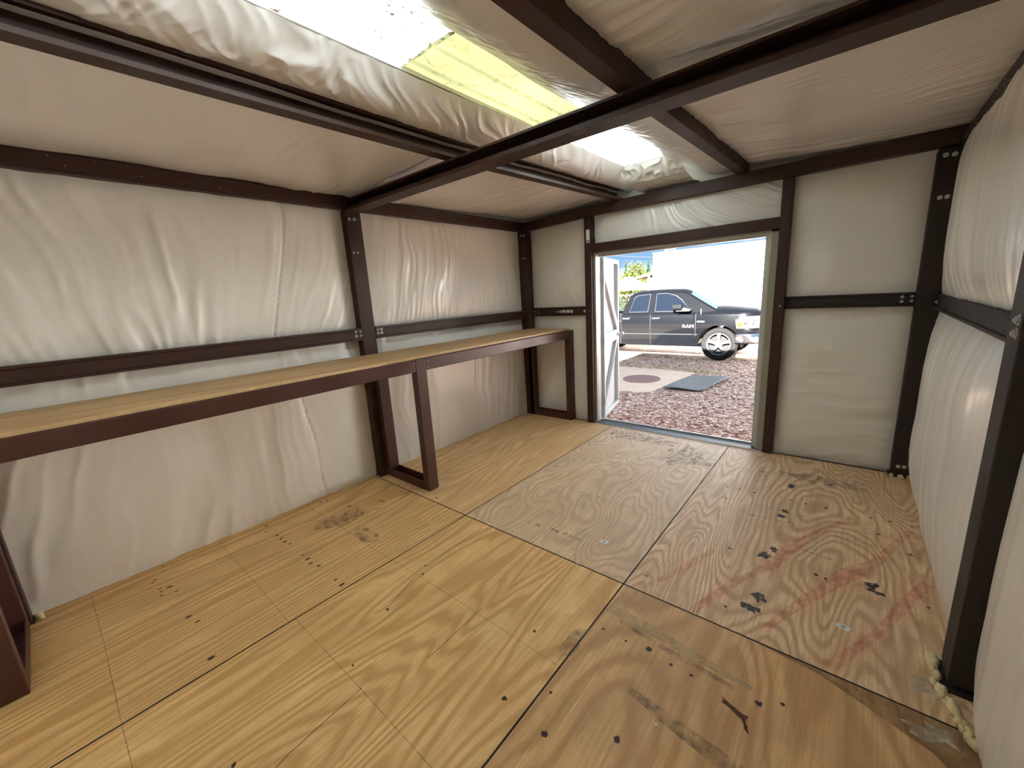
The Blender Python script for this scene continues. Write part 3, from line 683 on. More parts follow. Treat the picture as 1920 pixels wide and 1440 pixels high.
kb = MB(); kb.lathe((LWD - .04, .036, .965), (0, 1, 0), [(0, .0), (.001, .028), (.008, .028), (.012, .012), (.035, .012), (.04, .022), (.055, .028), (.068, .024), (.074, .0)], 24)
kb.build('knob', GALV, leaf, smooth=True)
for z in (1.66, .22, .95):
    h = MB(); h.cyl((-.006, -.010, z - .05), (-.006, -.010, z + .05), .008, 10); h.box(-.005, .04, -.0145, -.012, z - .05, z + .05); h.build('hinge', plain('grey_hinge', (.38, .38, .34), .4, .4), leaf)

# ------------------------------------------------------------------ workbench
wbn = empty('workbench', (0, 0, 0)); tag(wbn, 'long workbench with a plywood top on brown steel legs, along the wall', 'workbench')
b = MB().box(.02, .585, -2.52, -.03, 1.100, 1.120).build('worktop', PLYTOP, wbn, bevel=.001)
b = MB().box(.02, .600, -4.56, -2.525, 1.100, 1.122).build('worktop', PLYTOP, wbn, bevel=.001)
e_ = MB().box(.6001, .6012, -4.56, -2.525, 1.102, 1.121).build('ply_edge', PLYEDGE, wbn)
for (a, c_) in ((-4.60, -2.285), (-2.185, -.03)):
    MB().box(.545, .62, a, c_, 1.005, 1.100).build('rail', BENCHSTEEL, wbn, bevel=.005)
    MB().box(.0, .05, a, c_, 1.01, 1.10).build('back_rail', BENCHSTEEL, wbn, bevel=.005)
for yc in (-4.49, -2.235, -.035):
    outer = MB().box(.555, .622, yc - .05, yc + .05, 0, 1.100).build('leg', BENCHSTEEL, wbn, bevel=.005)
    MB().box(.002, .065, yc - .05, yc + .05, 0, 1.005).build('leg', BENCHSTEEL, wbn, bevel=.005)
    s_ = MB(); s_.box(.065, .555, yc - .05, yc - .044, .0, .075); s_.box(.065, .555, yc + .044, yc + .05, 0, .075); s_.box(.065, .555, yc - .044, yc + .044, 0, .006)
    s_.build('foot_channel', BENCHSTEEL, wbn)
    MB().box(.05, .545, yc - .04, yc + .04, 1.05, 1.098).build('cross_rail', BENCHSTEEL, wbn)
bl = []
for z in (1.03, 1.075):
    for y in (-2.30, -2.17): bl.append(((.620, y, z), X_, .004))
bolts(wbn, bl)

# caulking tube stuck on the short girt
ct = empty('sealant_tube', (.52, -.03, 1.318)); tag(ct, 'white and silver sealant tube lying along the short brown girt', 'tube')
b = MB(); b.lathe((-.06, 0, 0), X_, [(0, 0), (.0, .018), (.12, .018), (.18, .018), (.18, 0)], 20); b.build('barrel', plain('tube_white', (.55, .56, .55), .3), ct, smooth=True)
b = MB(); b.lathe((-.135, 0, 0), X_, [(0, .002), (.06, .005), (.075, .011), (.075, 0)], 14); b.build('nozzle', plain('tube_nozzle', (.5, .5, .48), .4), ct, smooth=True)
for q in (-.055, -.02, .035, .095): MB().lathe((q, 0, 0), X_, [(0, .0185), (.012, .0185)], 20).build('band', MARKG, ct)
MB().box(-.06, .12, .002, .012, -.022, -.016).box(-.06, -.05, -.004, .012, -.022, -.012).box(.105, .115, -.004, .012, -.022, -.012).build('bracket', MARKG, ct)

# expanding foam at the foot of the columns
def foam(name_loc, lab, pts):
    o = MB(); cx, cy = name_loc
    for i, (x, y, r, h) in enumerate(pts):
        rr = random.Random(i); o.ball((x - cx, y - cy, h * .35), r, 12, 8, (1.0, 1.4, h / r * .5))
    q = o.build('foam_blob', FOAM, smooth=True); q.location = (cx, cy, 0)
    dsp = q.modifiers.new('d', 'DISPLACE'); tx = bpy.data.textures.new('foamtex', 'CLOUDS'); tx.noise_scale = .03; dsp.texture = tx; dsp.strength = .012
    tag(q, lab, 'foam', 'dried foam on the floor')
_fr = random.Random(4)
foam((3.57, -2.18), 'dried yellow foam oozing round the foot of the column on the bare wall', [(3.535 + .07 * max(0, (k - 14) / 26) + _fr.uniform(-.012, .008), -2.04 - k * .0095, _fr.uniform(.007, .017), _fr.uniform(.012, .04)) for k in range(42)])
foam((3.54, .0), 'small lump of dried yellow foam under the corner column right of the doorway', [(3.50, -.08, .015, .03), (3.55, -.085, .02, .03), (3.60, -.08, .02, .035)])
foam((-.03, -4.40), 'small lump of pale foam at the wall base by the near bench leg', [(-.03, -4.405, .012, .04), (.0, -4.40, .01, .03)])
fs_ = flat_poly(blob(3.53, -2.22, .06, .06, 31, 16, .5), .0011, 'foam_smear', mat_faint('foam_smear_film', (.62, .58, .45), .8, 16, .35), sheets[2], 'dried pale foam smear')
flat_poly(blob(3.52, -2.44, .07, .035, 32, 16, .6), .0013, 'foam_smear', bpy.data.materials['foam_smear_film'], sheets[5], 'dried pale foam smear')

# ------------------------------------------------------------------ outside ground
GZ = -.40
t = NT('red_gravel')
v1 = t.voro(scale=38, out='Color'); dist = t.voro(scale=38)
c = t.ramp(v1, [(0, (.13, .06, .045)), (.3, (.38, .21, .15)), (.6, (.53, .37, .29)), (1, (.80, .67, .58))])
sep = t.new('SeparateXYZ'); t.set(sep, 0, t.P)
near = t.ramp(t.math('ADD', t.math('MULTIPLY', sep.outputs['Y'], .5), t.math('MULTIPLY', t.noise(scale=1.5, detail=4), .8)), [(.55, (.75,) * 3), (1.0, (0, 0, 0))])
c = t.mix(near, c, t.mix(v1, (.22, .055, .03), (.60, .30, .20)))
c = t.mix(t.ramp(t.noise(scale=.5, detail=5), [(.55, (0, 0, 0)), (.8, (.5,) * 3)]), c, (.42, .36, .26))
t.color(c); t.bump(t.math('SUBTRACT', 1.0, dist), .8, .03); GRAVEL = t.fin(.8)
nx, ny = 160, 160
x = np.linspace(-14, 14, nx); y = np.linspace(-12, 30, ny); x, y = np.meshgrid(x, y)
gr = grid_mesh('ground', x, y, GZ + .012 * vn(x * .7, y * .7, 3), GRAVEL, None); tag(gr, 'red and pink gravel yard outside the shed', 'ground', kind='structure')
fd = MB().box(XL - .1, W + .12, YB - .12, .10, GZ - .05, -.10).build('foundation_skirt', plain('concrete_grey', (.3, .29, .27), .8)); tag(fd, kind='structure'); fd.name = 'trim_1'
# loose stones (one shared object, nobody could count them)
r = np.random.RandomState(5)
ico = np.array([(0, 0, 1), (.89, 0, .45), (.28, .85, .45), (-.72, .53, .45), (-.72, -.53, .45), (.28, -.85, .45), (.72, .53, -.45), (-.28, .85, -.45), (-.89, 0, -.45), (-.28, -.85, -.45), (.72, -.53, -.45), (0, 0, -1)])
icf = np.array([(0, 1, 2), (0, 2, 3), (0, 3, 4), (0, 4, 5), (0, 5, 1), (1, 6, 2), (2, 6, 7), (2, 7, 3), (3, 7, 8), (3, 8, 4), (4, 8, 9), (4, 9, 5), (5, 9, 10), (5, 10, 1), (1, 10, 6), (11, 7, 6), (11, 8, 7), (11, 9, 8), (11, 10, 9), (11, 6, 10)])
NS = 15000
py = .35 + (r.rand(NS) ** 1.6) * 7.0; px_ = -2.6 + r.rand(NS) * 5.6 * (1 + 0 * py)
px_ = np.where(py < 2, .2 + (px_ + 2.6) / 5.6 * 2.6, px_)
def in_slab(a, b_): return (b_ > 2.95 + .12 * np.sin(a * 5)) & (b_ < 5.25) & (a < .10 + .45 * (b_ - 2.9) / 2.3 * 1.0)
def in_mat(a, b_): return (a > .42 + .11 * (b_ - 3.5)) & (a < 1.17 + .13 * (b_ - 3.5)) & (b_ > 3.48) & (b_ < 4.93)
ok = ~(in_slab(px_, py) | in_mat(px_, py)); px_ = px_[ok]; py = py[ok]; n = len(px_)
sz = .010 + .016 * r.rand(n) ** 2
V_ = ico[None] * (sz[:, None] * (0.8 + .5 * r.rand(n, 12)))[:, :, None] * np.stack([1 + .8 * r.rand(n), 1 + .5 * r.rand(n), .5 + .3 * r.rand(n)], -1)[:, None, :]
a = r.rand(n) * 6.28; ca, sa = np.cos(a)[:, None], np.sin(a)[:, None]
X_s = V_[..., 0] * ca - V_[..., 1] * sa + px_[:, None]; Y_s = V_[..., 0] * sa + V_[..., 1] * ca + py[:, None]; Z_s = V_[..., 2] + GZ + .012 * vn(px_ * .7, py * .7, 3)[:, None] + sz[:, None] * .3
me = bpy.data.meshes.new('gravel_stones'); me.vertices.add(n * 12); me.vertices.foreach_set('co', np.stack([X_s, Y_s, Z_s], -1).reshape(-1).astype(np.float32))
F_ = (icf[None] + (np.arange(n) * 12)[:, None, None]).reshape(-1, 3); me.loops.add(len(F_) * 3); me.polygons.add(len(F_))
me.loops.foreach_set('vertex_index', F_.reshape(-1).astype(np.int32)); me.polygons.foreach_set('loop_start', np.arange(0, len(F_) * 3, 3, dtype=np.int32)); me.polygons.foreach_set('loop_total', np.full(len(F_), 3, dtype=np.int32)); me.update()
t = NT('stone'); gi = t.new('NewGeometry')
c = t.ramp(gi.outputs['Random Per Island'], [(0, (.20, .08, .06)), (.3, (.45, .27, .20)), (.7, (.58, .43, .35)), (1, (.80, .69, .60))])
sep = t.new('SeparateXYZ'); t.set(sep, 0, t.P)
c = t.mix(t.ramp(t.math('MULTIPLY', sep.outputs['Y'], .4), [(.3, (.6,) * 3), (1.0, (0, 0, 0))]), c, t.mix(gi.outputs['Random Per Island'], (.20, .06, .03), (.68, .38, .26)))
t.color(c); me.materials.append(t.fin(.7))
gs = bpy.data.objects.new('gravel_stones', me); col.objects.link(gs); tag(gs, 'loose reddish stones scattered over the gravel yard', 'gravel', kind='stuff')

# concrete slab, manhole, rubber mat, kerb bars
SLAB = plain('slab_concrete', (.66, .50, .37), .8, 0, .18, 3, .3)
cs = MB(); cpts = [(-4.5, 2.9), (-1.0, 2.85), (-.24, 2.9), (.0, 3.02), (.12, 2.95), (.32, 3.10), (.42, 3.6), (.50, 4.5), (.56, 5.2), (-.1, 5.32), (-1.4, 5.35), (-4.5, 5.5)]
cs.prism([(p[0], p[1]) for p in cpts], 'xy', GZ - .03, GZ + .022)
co_ = cs.build('concrete_slab', SLAB, bevel=.01); tag(co_, 'pale pinkish concrete slab with a manhole cover in it', 'slab')
mh = empty('manhole_cover', (-.235, 4.12, GZ + .022)); tag(mh, 'round brown manhole cover set in the pale concrete slab', 'manhole cover')
MHM = plain('rusty_iron', (.26, .15, .13), .7, .1, .2, 20)
MB().cyl((0, 0, -.004), (0, 0, .008), .35, 48).build('lid', MHM, mh); q = MB(); q.lathe((0, 0, 0), (0, 0, 1), [(0, .36), (.012, .36), (.012, .385), (0, .385)], 48); q.build('rim', MHM, mh)
q = MB()
for i in range(-4, 5):
    for j in range(-4, 5):
        if i * i + j * j < 17: q.box(i * .07 - .02, i * .07 + .02, j * .07 - .02, j * .07 + .02, .008, .011)
q.build('tread', MHM, mh)
RUB = plain('grey_rubber', (.13, .145, .14), .6, 0, .25, 9, .3)
mt = MB(); mpts = [(.45, 3.49), (1.16, 3.55), (1.35, 4.90), (.61, 4.88)]
def mf(u, v):
    a = Vector(mpts[0] + (0,)).lerp(Vector(mpts[1] + (0,)), u); b = Vector(mpts[3] + (0,)).lerp(Vector(mpts[2] + (0,)), u); p = a.lerp(b, v)
    return (p.x, p.y, GZ + .034 + .012 * math.sin(u * 5 + v * 4) + (.02 * (u > .92)))
mt.grid(mf, 24, 30); mo = mt.build('rubber_mat', RUB, smooth=True); sl = mo.modifiers.new('s', 'SOLIDIFY'); sl.thickness = .012
tag(mo, 'dark grey rubber mat lying on the gravel beside the concrete slab', 'mat')
PALEW = plain('pale_timber', (.75, .68, .5), .6)
for (xa, ya, xb, yb, lab) in ((.82, 7.75, 1.30, 7.82, 'short pale bar on the gravel below the front of the pickup'), (-2.2, 7.35, -1.72, 7.20, 'pale stick on the gravel below the pickup cab')):
    kb = empty('ground_bar', ((xa + xb) / 2, (ya + yb) / 2, GZ + .04)); tag(kb, lab, 'bar')
    dx, dy = (xb - xa) / 2, (yb - ya) / 2
    MB().bar((-dx, -dy, 0), (dx, dy, 0), .05, .05).build('bar', PALEW, kb, bevel=.008); MB().ball((-dx, -dy, .01), .045).build('end', PALEW, kb, smooth=True); MB().ball((dx, dy, .01), .045).build('end', PALEW, kb, smooth=True)

# dry grass strip along the slab edge
r = random.Random(11); b = MB()
for k in range(5200):
    u = r.random(); xx = -3.2 + u * 4.2; yy = 5.42 + r.gauss(0, .22) - .05 * xx
    if r.random() < .25: xx = -3.5 + r.random() * 5.2; yy = 5.3 + r.random() * 2.0
    h = r.uniform(.015, .05); a = r.random() * 6.28; w = .004; dx, dy = math.cos(a) * w, math.sin(a) * w; lx, ly = r.gauss(0, .02), r.gauss(0, .02)
    b.add([(xx - dx, yy - dy, GZ), (xx + dx, yy + dy, GZ), (xx + lx, yy + ly, GZ + h)], [(0, 1, 2)])
go = b.build('dry_grass', plain('grass_straw', (.42, .40, .16), .8, 0, .3, 3), fix=False); tag(go, 'thin yellow-green grass along the far edge of the concrete slab', 'grass', kind='stuff')

# ------------------------------------------------------------------ pickup truck (built facing +x)
TX, TY = .57, 6.98
truck = empty('pickup_truck', (TX, TY, GZ)); tag(truck, 'black four-door pickup truck parked side-on outside the doorway', 'truck')
t = NT('black_car_paint'); t.color(t.mix(t.noise(scale=4, detail=3), (.0018, .0022, .003), (.0028, .0033, .0045)))
PAINT = t.fin(.35, 0, Coat_Weight=.38, Coat_Roughness=.04, Specular_IOR_Level=.1)
t = NT('tinted_glass'); t.color((.004, .006, .010)); TINT = t.fin(.04, 0, Specular_IOR_Level=.45)
t = NT('windscreen_glass'); t.color((.035, .06, .055)); WIND = t.fin(.05, 0, Specular_IOR_Level=.6)
CHROME = plain('chrome', (.50, .50, .53), .14, 1, .05)
BLK = plain('black_plastic', (.02, .02, .022), .5); RUBBER = plain('tyre_rubber', (.014, .0135, .013), .85, 0, .2, 12, .3, Specular_IOR_Level=.1)
ALLOY = plain('alloy', (.07, .074, .08), .4, .3, .05); MUD = plain('mud_tan', (.14, .115, .08), .85, 0, .2)
TRIM = plain('grey_trim', (.020, .022, .026), .4, .2)
LAMP = plain('headlamp_lens', (.09, .086, .062), .12, 0, .1, 20, Coat_Weight=1.0); AMB = plain('amber_lens', (.30, .13, .004), .2)
WB = -3.57; RA = .485; ZA = .42
def zbot(X):
    z = .36
    if X > .55: z = .44
    for c0 in (0, WB):
        d = abs(X - c0)
        if d < RA: z = max(z, ZA + math.sqrt(RA * RA - d * d))
    return z
def ztop(X):      # shoulder line
    if X < -2.64: return 1.24
    if X < -.35: return 1.235
    return 1.235 - .055 * ((X + .35) / 1.25) ** 2
def zcen(X):
    if X < -.35: return ztop(X)
    base = 1.395 - .10 * max(0, (X + .1) / .95) ** 1.6
    if X > .74: base -= .5 * (X - .74) ** 1.5 * 2
    return base
def yin(X, z):    # inset of the side surface from Y=0
    zz = (z - .36) / .88
    b = .045 * (1 - math.exp(-((zz - .62) / .45) ** 2)) + (.05 if zz > .93 else 0) * (zz - .93) / .07
    if .50 < z < .78 and False: pass
    for c0 in (0, WB):
        d = abs(X - c0)
        if d < .62: b -= .03 * math.cos(d / .62 * PI / 2)
    if X > .45: b += .34 * ((X - .45) / .5) ** 2.2
    if X < -4.7: b += .1 * (-4.7 - X)
    return b
def side_grid(b, X0, X1, nx, nz, z0f, z1f, off=0., mirror=False):
    def fn(u, v):
        X = X0 + (X1 - X0) * u; z = z0f(X) + (z1f(X) - z0f(X)) * v; y = yin(X, z) - off
        return (X, 2.0 - y if mirror else y, z)
    return b.grid(fn, nx, nz)
XS = [(-5.0, -2.655), (-2.635, .90)]
b = MB()
for (xa, xb) in XS:
    for mir in (False, True): side_grid(b, xa, xb, int((xb - xa) / .025), 14, zbot, ztop, 0, mir)
# hood and cowl
def hood(u, v):
    X = -.36 + 1.26 * u; y0 = yin(X, ztop(X)); y = y0 + (2 - 2 * y0) * v; s = math.sin(PI * v)
    z = ztop(X) + (zcen(X) - ztop(X)) * min(1, s * 1.5) ** .55
    return (X, y, z)
b.grid(hood, 40, 36)
# front face
def face(u, v):
    z = .66 + (ztop(.90) - .66) * v; y0 = yin(.90, z); y = y0 + (2 - 2 * y0) * u
    top = zcen(.9) if v > .99 else z
    return (.90 + .05 * math.sin(PI * u) - .02 * v, y, z + (zcen(.9) - ztop(.9)) * (v ** 4) * min(1, math.sin(PI * u) * 1.5))
b.grid(face, 30, 12)
# bed floor/top rails and cab back
b.box(-5.0, -2.655, .06, .14, 1.20, 1.245); b.box(-5.0, -2.655, 1.86, 1.94, 1.20, 1.245); b.box(-5.0, -2.655, .10, 1.90, .70, .74); b.box(-5.0, -4.95, .08, 1.92, .60, 1.24)
b.box(-2.64, -2.60, .08, 1.92, .45, 1.24); b.box(-2.60, -.30, .10, 1.90, .34, .40)
body = b.build('body', PAINT, truck, smooth=True, fix=False)
# greenhouse
def zr(X):
    if X < -2.42: return 1.235 + (1.80 - 1.235) * min(1, max(0, (X + 2.63) / .21)) ** .75
    if X < -2.1: return 1.80 + .06 * math.sin((X + 2.42) / .32 * PI / 2)
    if X < -1.1: return 1.86 + .015 * math.sin((X + 2.1) * PI)
    if X < -.80: return 1.86 - .07 * ((X + 1.1) / .3) ** 2
    return 1.79 - (1.79 - 1.33) * ((X + .80) / .76) ** .95 if X > -.80 else 1.79
def cab(X, s, off=0.):
    """s 0..1 from the near belt line over the roof to the far belt line"""
    z1 = zr(X); zs = max(1.235, z1 - .10 - .02 * 0)
    tum = .055 + .36 * (zs - 1.235)
    if s < .3: k = s / .3; z = 1.235 + (zs - 1.235) * k; y = .055 + (tum - .055) * k
    elif s > .7: k = (1 - s) / .3; z = 1.235 + (zs - 1.235) * k; y = 2 - (.055 + (tum - .055) * k)
    else:
        k = (s - .3) / .4; y = tum + (2 - 2 * tum) * k; z = zs + (z1 - zs) * min(1, math.sin(PI * k) * 2.2) ** .5
    return (X, y, z)
b = MB(); b.grid(lambda u, v: cab(-2.63 + 2.59 * u, v), 90, 60); b.build('cab', PAINT, truck, smooth=True, fix=False)
def cabside(X, z, off): return (X, .055 + .36 * (z - 1.235) - off, z)
def patch(poly, off, name, m, par=truck, n=1, mirror=False, thick=True):
    bb = MB(); pts = [cabside(X, z, off) for X, z in poly]; pts2 = [cabside(X, z, off - .02) for X, z in poly]
    if mirror: pts = [(p[0], 2 - p[1], p[2]) for p in pts]; pts2 = [(p[0], 2 - p[1], p[2]) for p in pts2]
    k = len(pts); bb.add(pts + pts2, [tuple(range(k))] + [(i, (i + 1) % k, k + (i + 1) % k, k + i) for i in range(k)])
    return bb.build(name, m, par)
RWIN = [(-2.38, 1.285), (-2.33, 1.50), (-2.28, 1.66), (-2.20, 1.715), (-1.84, 1.745), (-1.86, 1.285)]
FWIN = [(-1.64, 1.285), (-1.65, 1.745), (-1.36, 1.745), (-1.15, 1.68), (-.98, 1.56), (-.78, 1.36), (-.74, 1.285)]
def grow(poly, d):
    cx = sum(p[0] for p in poly) / len(poly); cz = sum(p[1] for p in poly) / len(poly)
    return [(p[0] + d * (1 if p[0] > cx else -1) * .9, p[1] + d * (1 if p[1] > cz else -1)) for p in poly]
for P_ in (RWIN, FWIN):
    for mir in (False, True):
        patch(grow(P_, .015), .004, 'window_trim', TRIM, mirror=mir); patch(P_, .008, 'side_window', TINT, mirror=mir)
# windscreen
b = MB()
def ws(u, v):
    X = -.76 + .66 * u; p = cab(X, .5); tum = .055 + .36 * (max(1.235, zr(X) - .10) - 1.235); y = tum + .03 + (2 - 2 * tum - .06) * v
    k = (y - tum) / (2 - 2 * tum); zs = zr(X) - .10; z = zs + .10 * min(1, math.sin(PI * k) * 2.2) ** .5
    return (X + .006, y, z + .010)
b.grid(ws, 20, 30); b.build('windscreen', WIND, truck, smooth=True, fix=False)
for w_ in ([(-.12, .45, 1.375), (-.28, .9, 1.44)], [(-.12, 1.2, 1.385), (-.25, 1.55, 1.43)]): MB().tube(w_, .007).build('wiper', BLK, truck)
# seams, mouldings, handles
def sidebar(X0, X1, z0, z1, off, name, m, nx=20):
    bb = MB(); k = max(2, int(abs(X1 - X0) / .04))
    bb.grid(lambda u, v: (X0 + (X1 - X0) * u, yin(X0 + (X1 - X0) * u, z0 + (z1 - z0) * v) - off, z0 + (z1 - z0) * v), k, 3)
    o = bb.build(name, m, truck); s_ = o.modifiers.new('s', 'SOLIDIFY'); s_.thickness = .012; s_.offset = 0
    return o
sidebar(-2.62, -1.77, .655, .685, .010, 'side_moulding', TRIM); sidebar(-1.74, -.62, .655, .685, .010, 'side_moulding', TRIM); sidebar(-.60, -.50, .655, .685, .010, 'side_moulding', TRIM)
def vseam(X, z0, z1, w=.010, nm='door_seam'):
    bb = MB(); bb.grid(lambda u, v: (X + (u - .5) * w, yin(X, z0 + (z1 - z0) * v) - .003, z0 + (z1 - z0) * v), 1, 16); return bb.build(nm, BLK, truck, fix=False)
vseam(-1.755, .40, 1.23); vseam(-.56, .62, 1.22); vseam(-2.60, .60, 1.23, .006)
MB().box(-2.66, -2.63, .045, .4, .38, 1.24).build('cab_gap', BLK, truck)
for X in (-2.46, -1.60):
    h = MB(); h.box(X - .11, X + .11, yin(X, 1.10) - .03, yin(X, 1.10) + .01, 1.075, 1.125); h.build('door_handle', CHROME, truck, bevel=.015, seg=3)
# mirror
h = MB(); h.box(-1.10, -.84, -.26, -.10, 1.33, 1.47); h.build('mirror', plain('mirror_housing', (.006, .007, .008), .6, Specular_IOR_Level=.12), truck, bevel=.04, seg=4)
MB().prism([(-1.02, 1.27), (-.68, 1.27), (-.64, 1.33), (-.84, 1.38), (-1.02, 1.36)], 'xz', -.16, .06).build('mirror_arm', BLK, truck, bevel=.02, seg=3)
# emblems
text('RAM', (-.74, yin(-.74, .89) - .012, .88), .115, 0, 'emblem', plain('emblem_silver', (.30, .31, .33), .3), truck, .004, rot=(PI / 2, 0, 0), sx=1.25)
MB().box(-.52, -.34, yin(-.43, 1.0) - .012, yin(-.43, 1.0), .985, 1.02).build('fender_badge', bpy.data.materials['emblem_silver'], truck)
MB().tube([(-.44, .035, 1.02), (-.44, .02, 1.06), (-.44, .02, 1.32)], .006).build('aerial', plain('aerial_white', (.7, .72, .75), .3), truck)
# headlamp
def hl(u, v):
    X = .40 + .46 * u; z = (.83 - .0 * u) + ((1.05 if u < .15 else 1.12) - .83 + .04 * u * 0) * v
    return (X + .03 * v * (1 - u) * -1, yin(X, z) - .012, z)
for mir in (False, True):
    b = MB(); b.grid(hl, 18, 8)
    if mir: b.v = [(p[0], 2 - p[1], p[2]) for p in b.v]
    o = b.build('headlamp', LAMP, truck, smooth=True, fix=False)
    b = MB(); b.grid(lambda u, v: (.42 + .09 * u, yin(.42 + .09 * u, .88) - .018, .87 + .10 * v), 4, 4)
    if mir: b.v = [(p[0], 2 - p[1], p[2]) for p in b.v]
    q = b.build('indicator', AMB, truck, fix=False)
    b = MB()
    for X, z, rr in ((.60, .98, .055), (.73, .985, .06)):
        y = yin(X, z); b.lathe((X, y - .016, z), (.3, -1, 0), [(0, rr), (.006, rr * .9), (.002, rr * .4), (0, 0)], 20)
    if mir: b.v = [(p[0], 2 - p[1], p[2]) for p in b.v]
    b.build('reflector', CHROME, truck, smooth=True)
# grille
b = MB(); b.box(.92, .965, .50, 1.50, .80, 1.20); g_ = b.build('grille', CHROME, truck, bevel=.02, seg=3)
MB().box(.966, .972, .55, .97, .85, .985).box(.966, .972, 1.03, 1.45, .85, .985).box(.966, .972, .55, .97, 1.03, 1.16).box(.966, .972, 1.03, 1.45, 1.03, 1.16).build('grille_mesh', BLK, truck)
# bumper
def bum(z0, z1, m, nm, o0):
    b = MB()
    def fn(u, v):
        a = u * PI; x = .38 + (.62) * math.sin(a) ** .45 + o0; y = 1.0 - (1.02 + o0) * math.cos(a) if True else 0
        z = z0 + (z1 - z0) * v; return (x + .02 * math.sin(v * PI), y, z)
    b.grid(fn, 40, 6); o = b.build(nm, m, truck, smooth=True, fix=False); s_ = o.modifiers.new('s', 'SOLIDIFY'); s_.thickness = .03; return o
bum(.70, .83, PAINT, 'bumper_cap', -.02); bum(.46, .70, CHROME, 'bumper', .0)
b = MB(); b.lathe((.80, .10, .555), (.45, -1, 0), [(0, .065), (.03, .065), (.03, .05), (.0, .045), (0, 0)], 24); b.build('fog_lamp', LAMP, truck, smooth=True)
b = MB(); b.lathe((.80, .095, .555), (.45, -1, 0), [(.02, .066), (.035, .066), (.035, .082), (.02, .082)], 24); b.build('fog_lamp_ring', BLK, truck, smooth=True)
# wheel wells, arches, wheels
for c0 in (0, WB):
    for ys, mir in ((0, False), (2, True)):
        b = MB(); 
        def fn(u, v, c0=c0, mir=mir):
            a = u * PI; y = -.005 + .50 * v; return (c0 + (RA + .012) * math.cos(a), (2 - y) if mir else y + .03, ZA + (RA + .012) * math.sin(a))
        b.grid(fn, 28, 2); b.build('wheel_well', MUD, truck, smooth=True, fix=False)
        b = MB()
        def lip(u, v, c0=c0, mir=mir):
            a = u * PI; R_ = RA + .004 + .03 * v; X = c0 + R_ * math.cos(a); z = ZA + R_ * math.sin(a); y = yin(X, z) - .008; return (X, (2 - y) if mir else y, z)
        b.grid(lip, 28, 2); b.build('arch_lip', PAINT, truck, smooth=True, fix=False)
def wheel(X, Y, s):
    w = empty('wheel', (X, Y, ZA)); w.parent = truck
    b = MB(); b.lathe((0, 0, 0), (0, s, 0), [(-.10, .29), (-.13, .33), (-.135, .38), (-.11, .410), (-.06, .42), (.06, .42), (.11, .410), (.135, .38), (.13, .33), (.10, .285)], 56); b.build('tyre', RUBBER, w, smooth=True)
    b = MB(); b.lathe((0, 0, 0), (0, s, 0), [(.105, .29), (.125, .287), (.122, .265), (.08, .255), (-.10, .25)], 48); b.build('rim', ALLOY, w, smooth=True)
    b = MB(); b.lathe((0, 0, 0), (0, s, 0), [(-.04, .252), (-.04, .0)], 32); b.build('brake_disc', plain('brake_dark', (.012, .010, .009), .8, 0), w)
    b = MB()
    for k in range(5):
        a = PI / 2 + k * 2 * PI / 5; ca, sa = math.cos(a), math.sin(a); q = []
        for (rr, hw) in ((.05, .040), (.15, .030), (.268, .050)):
            for sg in (-1, 1):
                for dp in (.115 if rr > .1 else .10, .06): q.append((ca * rr - sa * hw * sg, s * dp, sa * rr + ca * hw * sg))
        fs = []
        for i in range(2):
            o0 = i * 4; n0 = o0 + 4; fs += [(o0, o0 + 2, n0 + 2, n0), (o0 + 1, n0 + 1, n0 + 3, o0 + 3), (o0, n0, n0 + 1, o0 + 1), (o0 + 2, o0 + 3, n0 + 3, n0 + 2)]
        b.add(q, fs)
    b.build('spokes', ALLOY, w, bevel=.008)
    b = MB(); b.lathe((0, 0, 0), (0, s, 0), [(.06, .095), (.108, .09), (.115, .07), (.112, .04), (.12, .036), (.122, 0)], 28); b.build('hub', ALLOY, w, smooth=True)
    for k in range(5):
        a = PI / 2 + PI / 5 + k * 2 * PI / 5; MB().cyl((math.cos(a) * .068, s * .10, math.sin(a) * .068), (math.cos(a) * .068, s * .122, math.sin(a) * .068), .011, 8).build('lug_nut', BLK, w)
wheel(0, .15, -1); wheel(WB, .15, -1); wheel(0, 1.85, 1); wheel(WB, 1.85, 1)
MB().cyl((0, .2, .42), (0, 1.8, .42), .05).cyl((WB, .2, .42), (WB, 1.8, .42), .06).box(-1.05, -.75, .4, 1.0, .30, .40).box(-4.8, .6, .55, .65, .45, .55).box(-4.8, .6, 1.35, 1.45, .45, .55).build('underbody', BLK, truck)

# ------------------------------------------------------------------ background
WHITEB = plain('white_stucco', (.86, .86, .84), .8, 0, .03, 6)
bd = empty('white_building', (2.0, 12.0, GZ)); tag(bd, 'large blank white building behind the pickup truck', 'building')
MB().box(-5.07, 9.0, 0, 4.0, 0, 3.20).build('wall', WHITEB, bd); MB().box(-5.09, 9.02, -.02, 4.02, 3.20, 3.235).build('coping', WHITEB, bd)
ps = empty('pipe', (.62, 11.9, GZ)); tag(ps, 'thin beige pipe standing against the white building above the truck bonnet', 'pipe'); MB().cyl((0, 0, 0), (0, 0, 1.75), .03).build('tube', plain('pipe_beige', (.22, .20, .13), .5), ps); MB().ball((0, 0, 1.76), .035).build('cap', PALEW, ps, smooth=True)
rp_ = empty('utility_pole', (-4.95, 20, GZ)); tag(rp_, 'white utility pole with brackets rising above the white building roof', 'pole')
MB().cyl((0, 0, 0), (0, 0, 5.2), .05).build('pole', WHITEB, rp_)
for zz in (3.62, 3.95): MB().bar((-.55, 0, zz), (0, 0, zz + .04), .04, .04).build('bracket', plain('grey_bracket', (.4, .45, .5), .5), rp_)

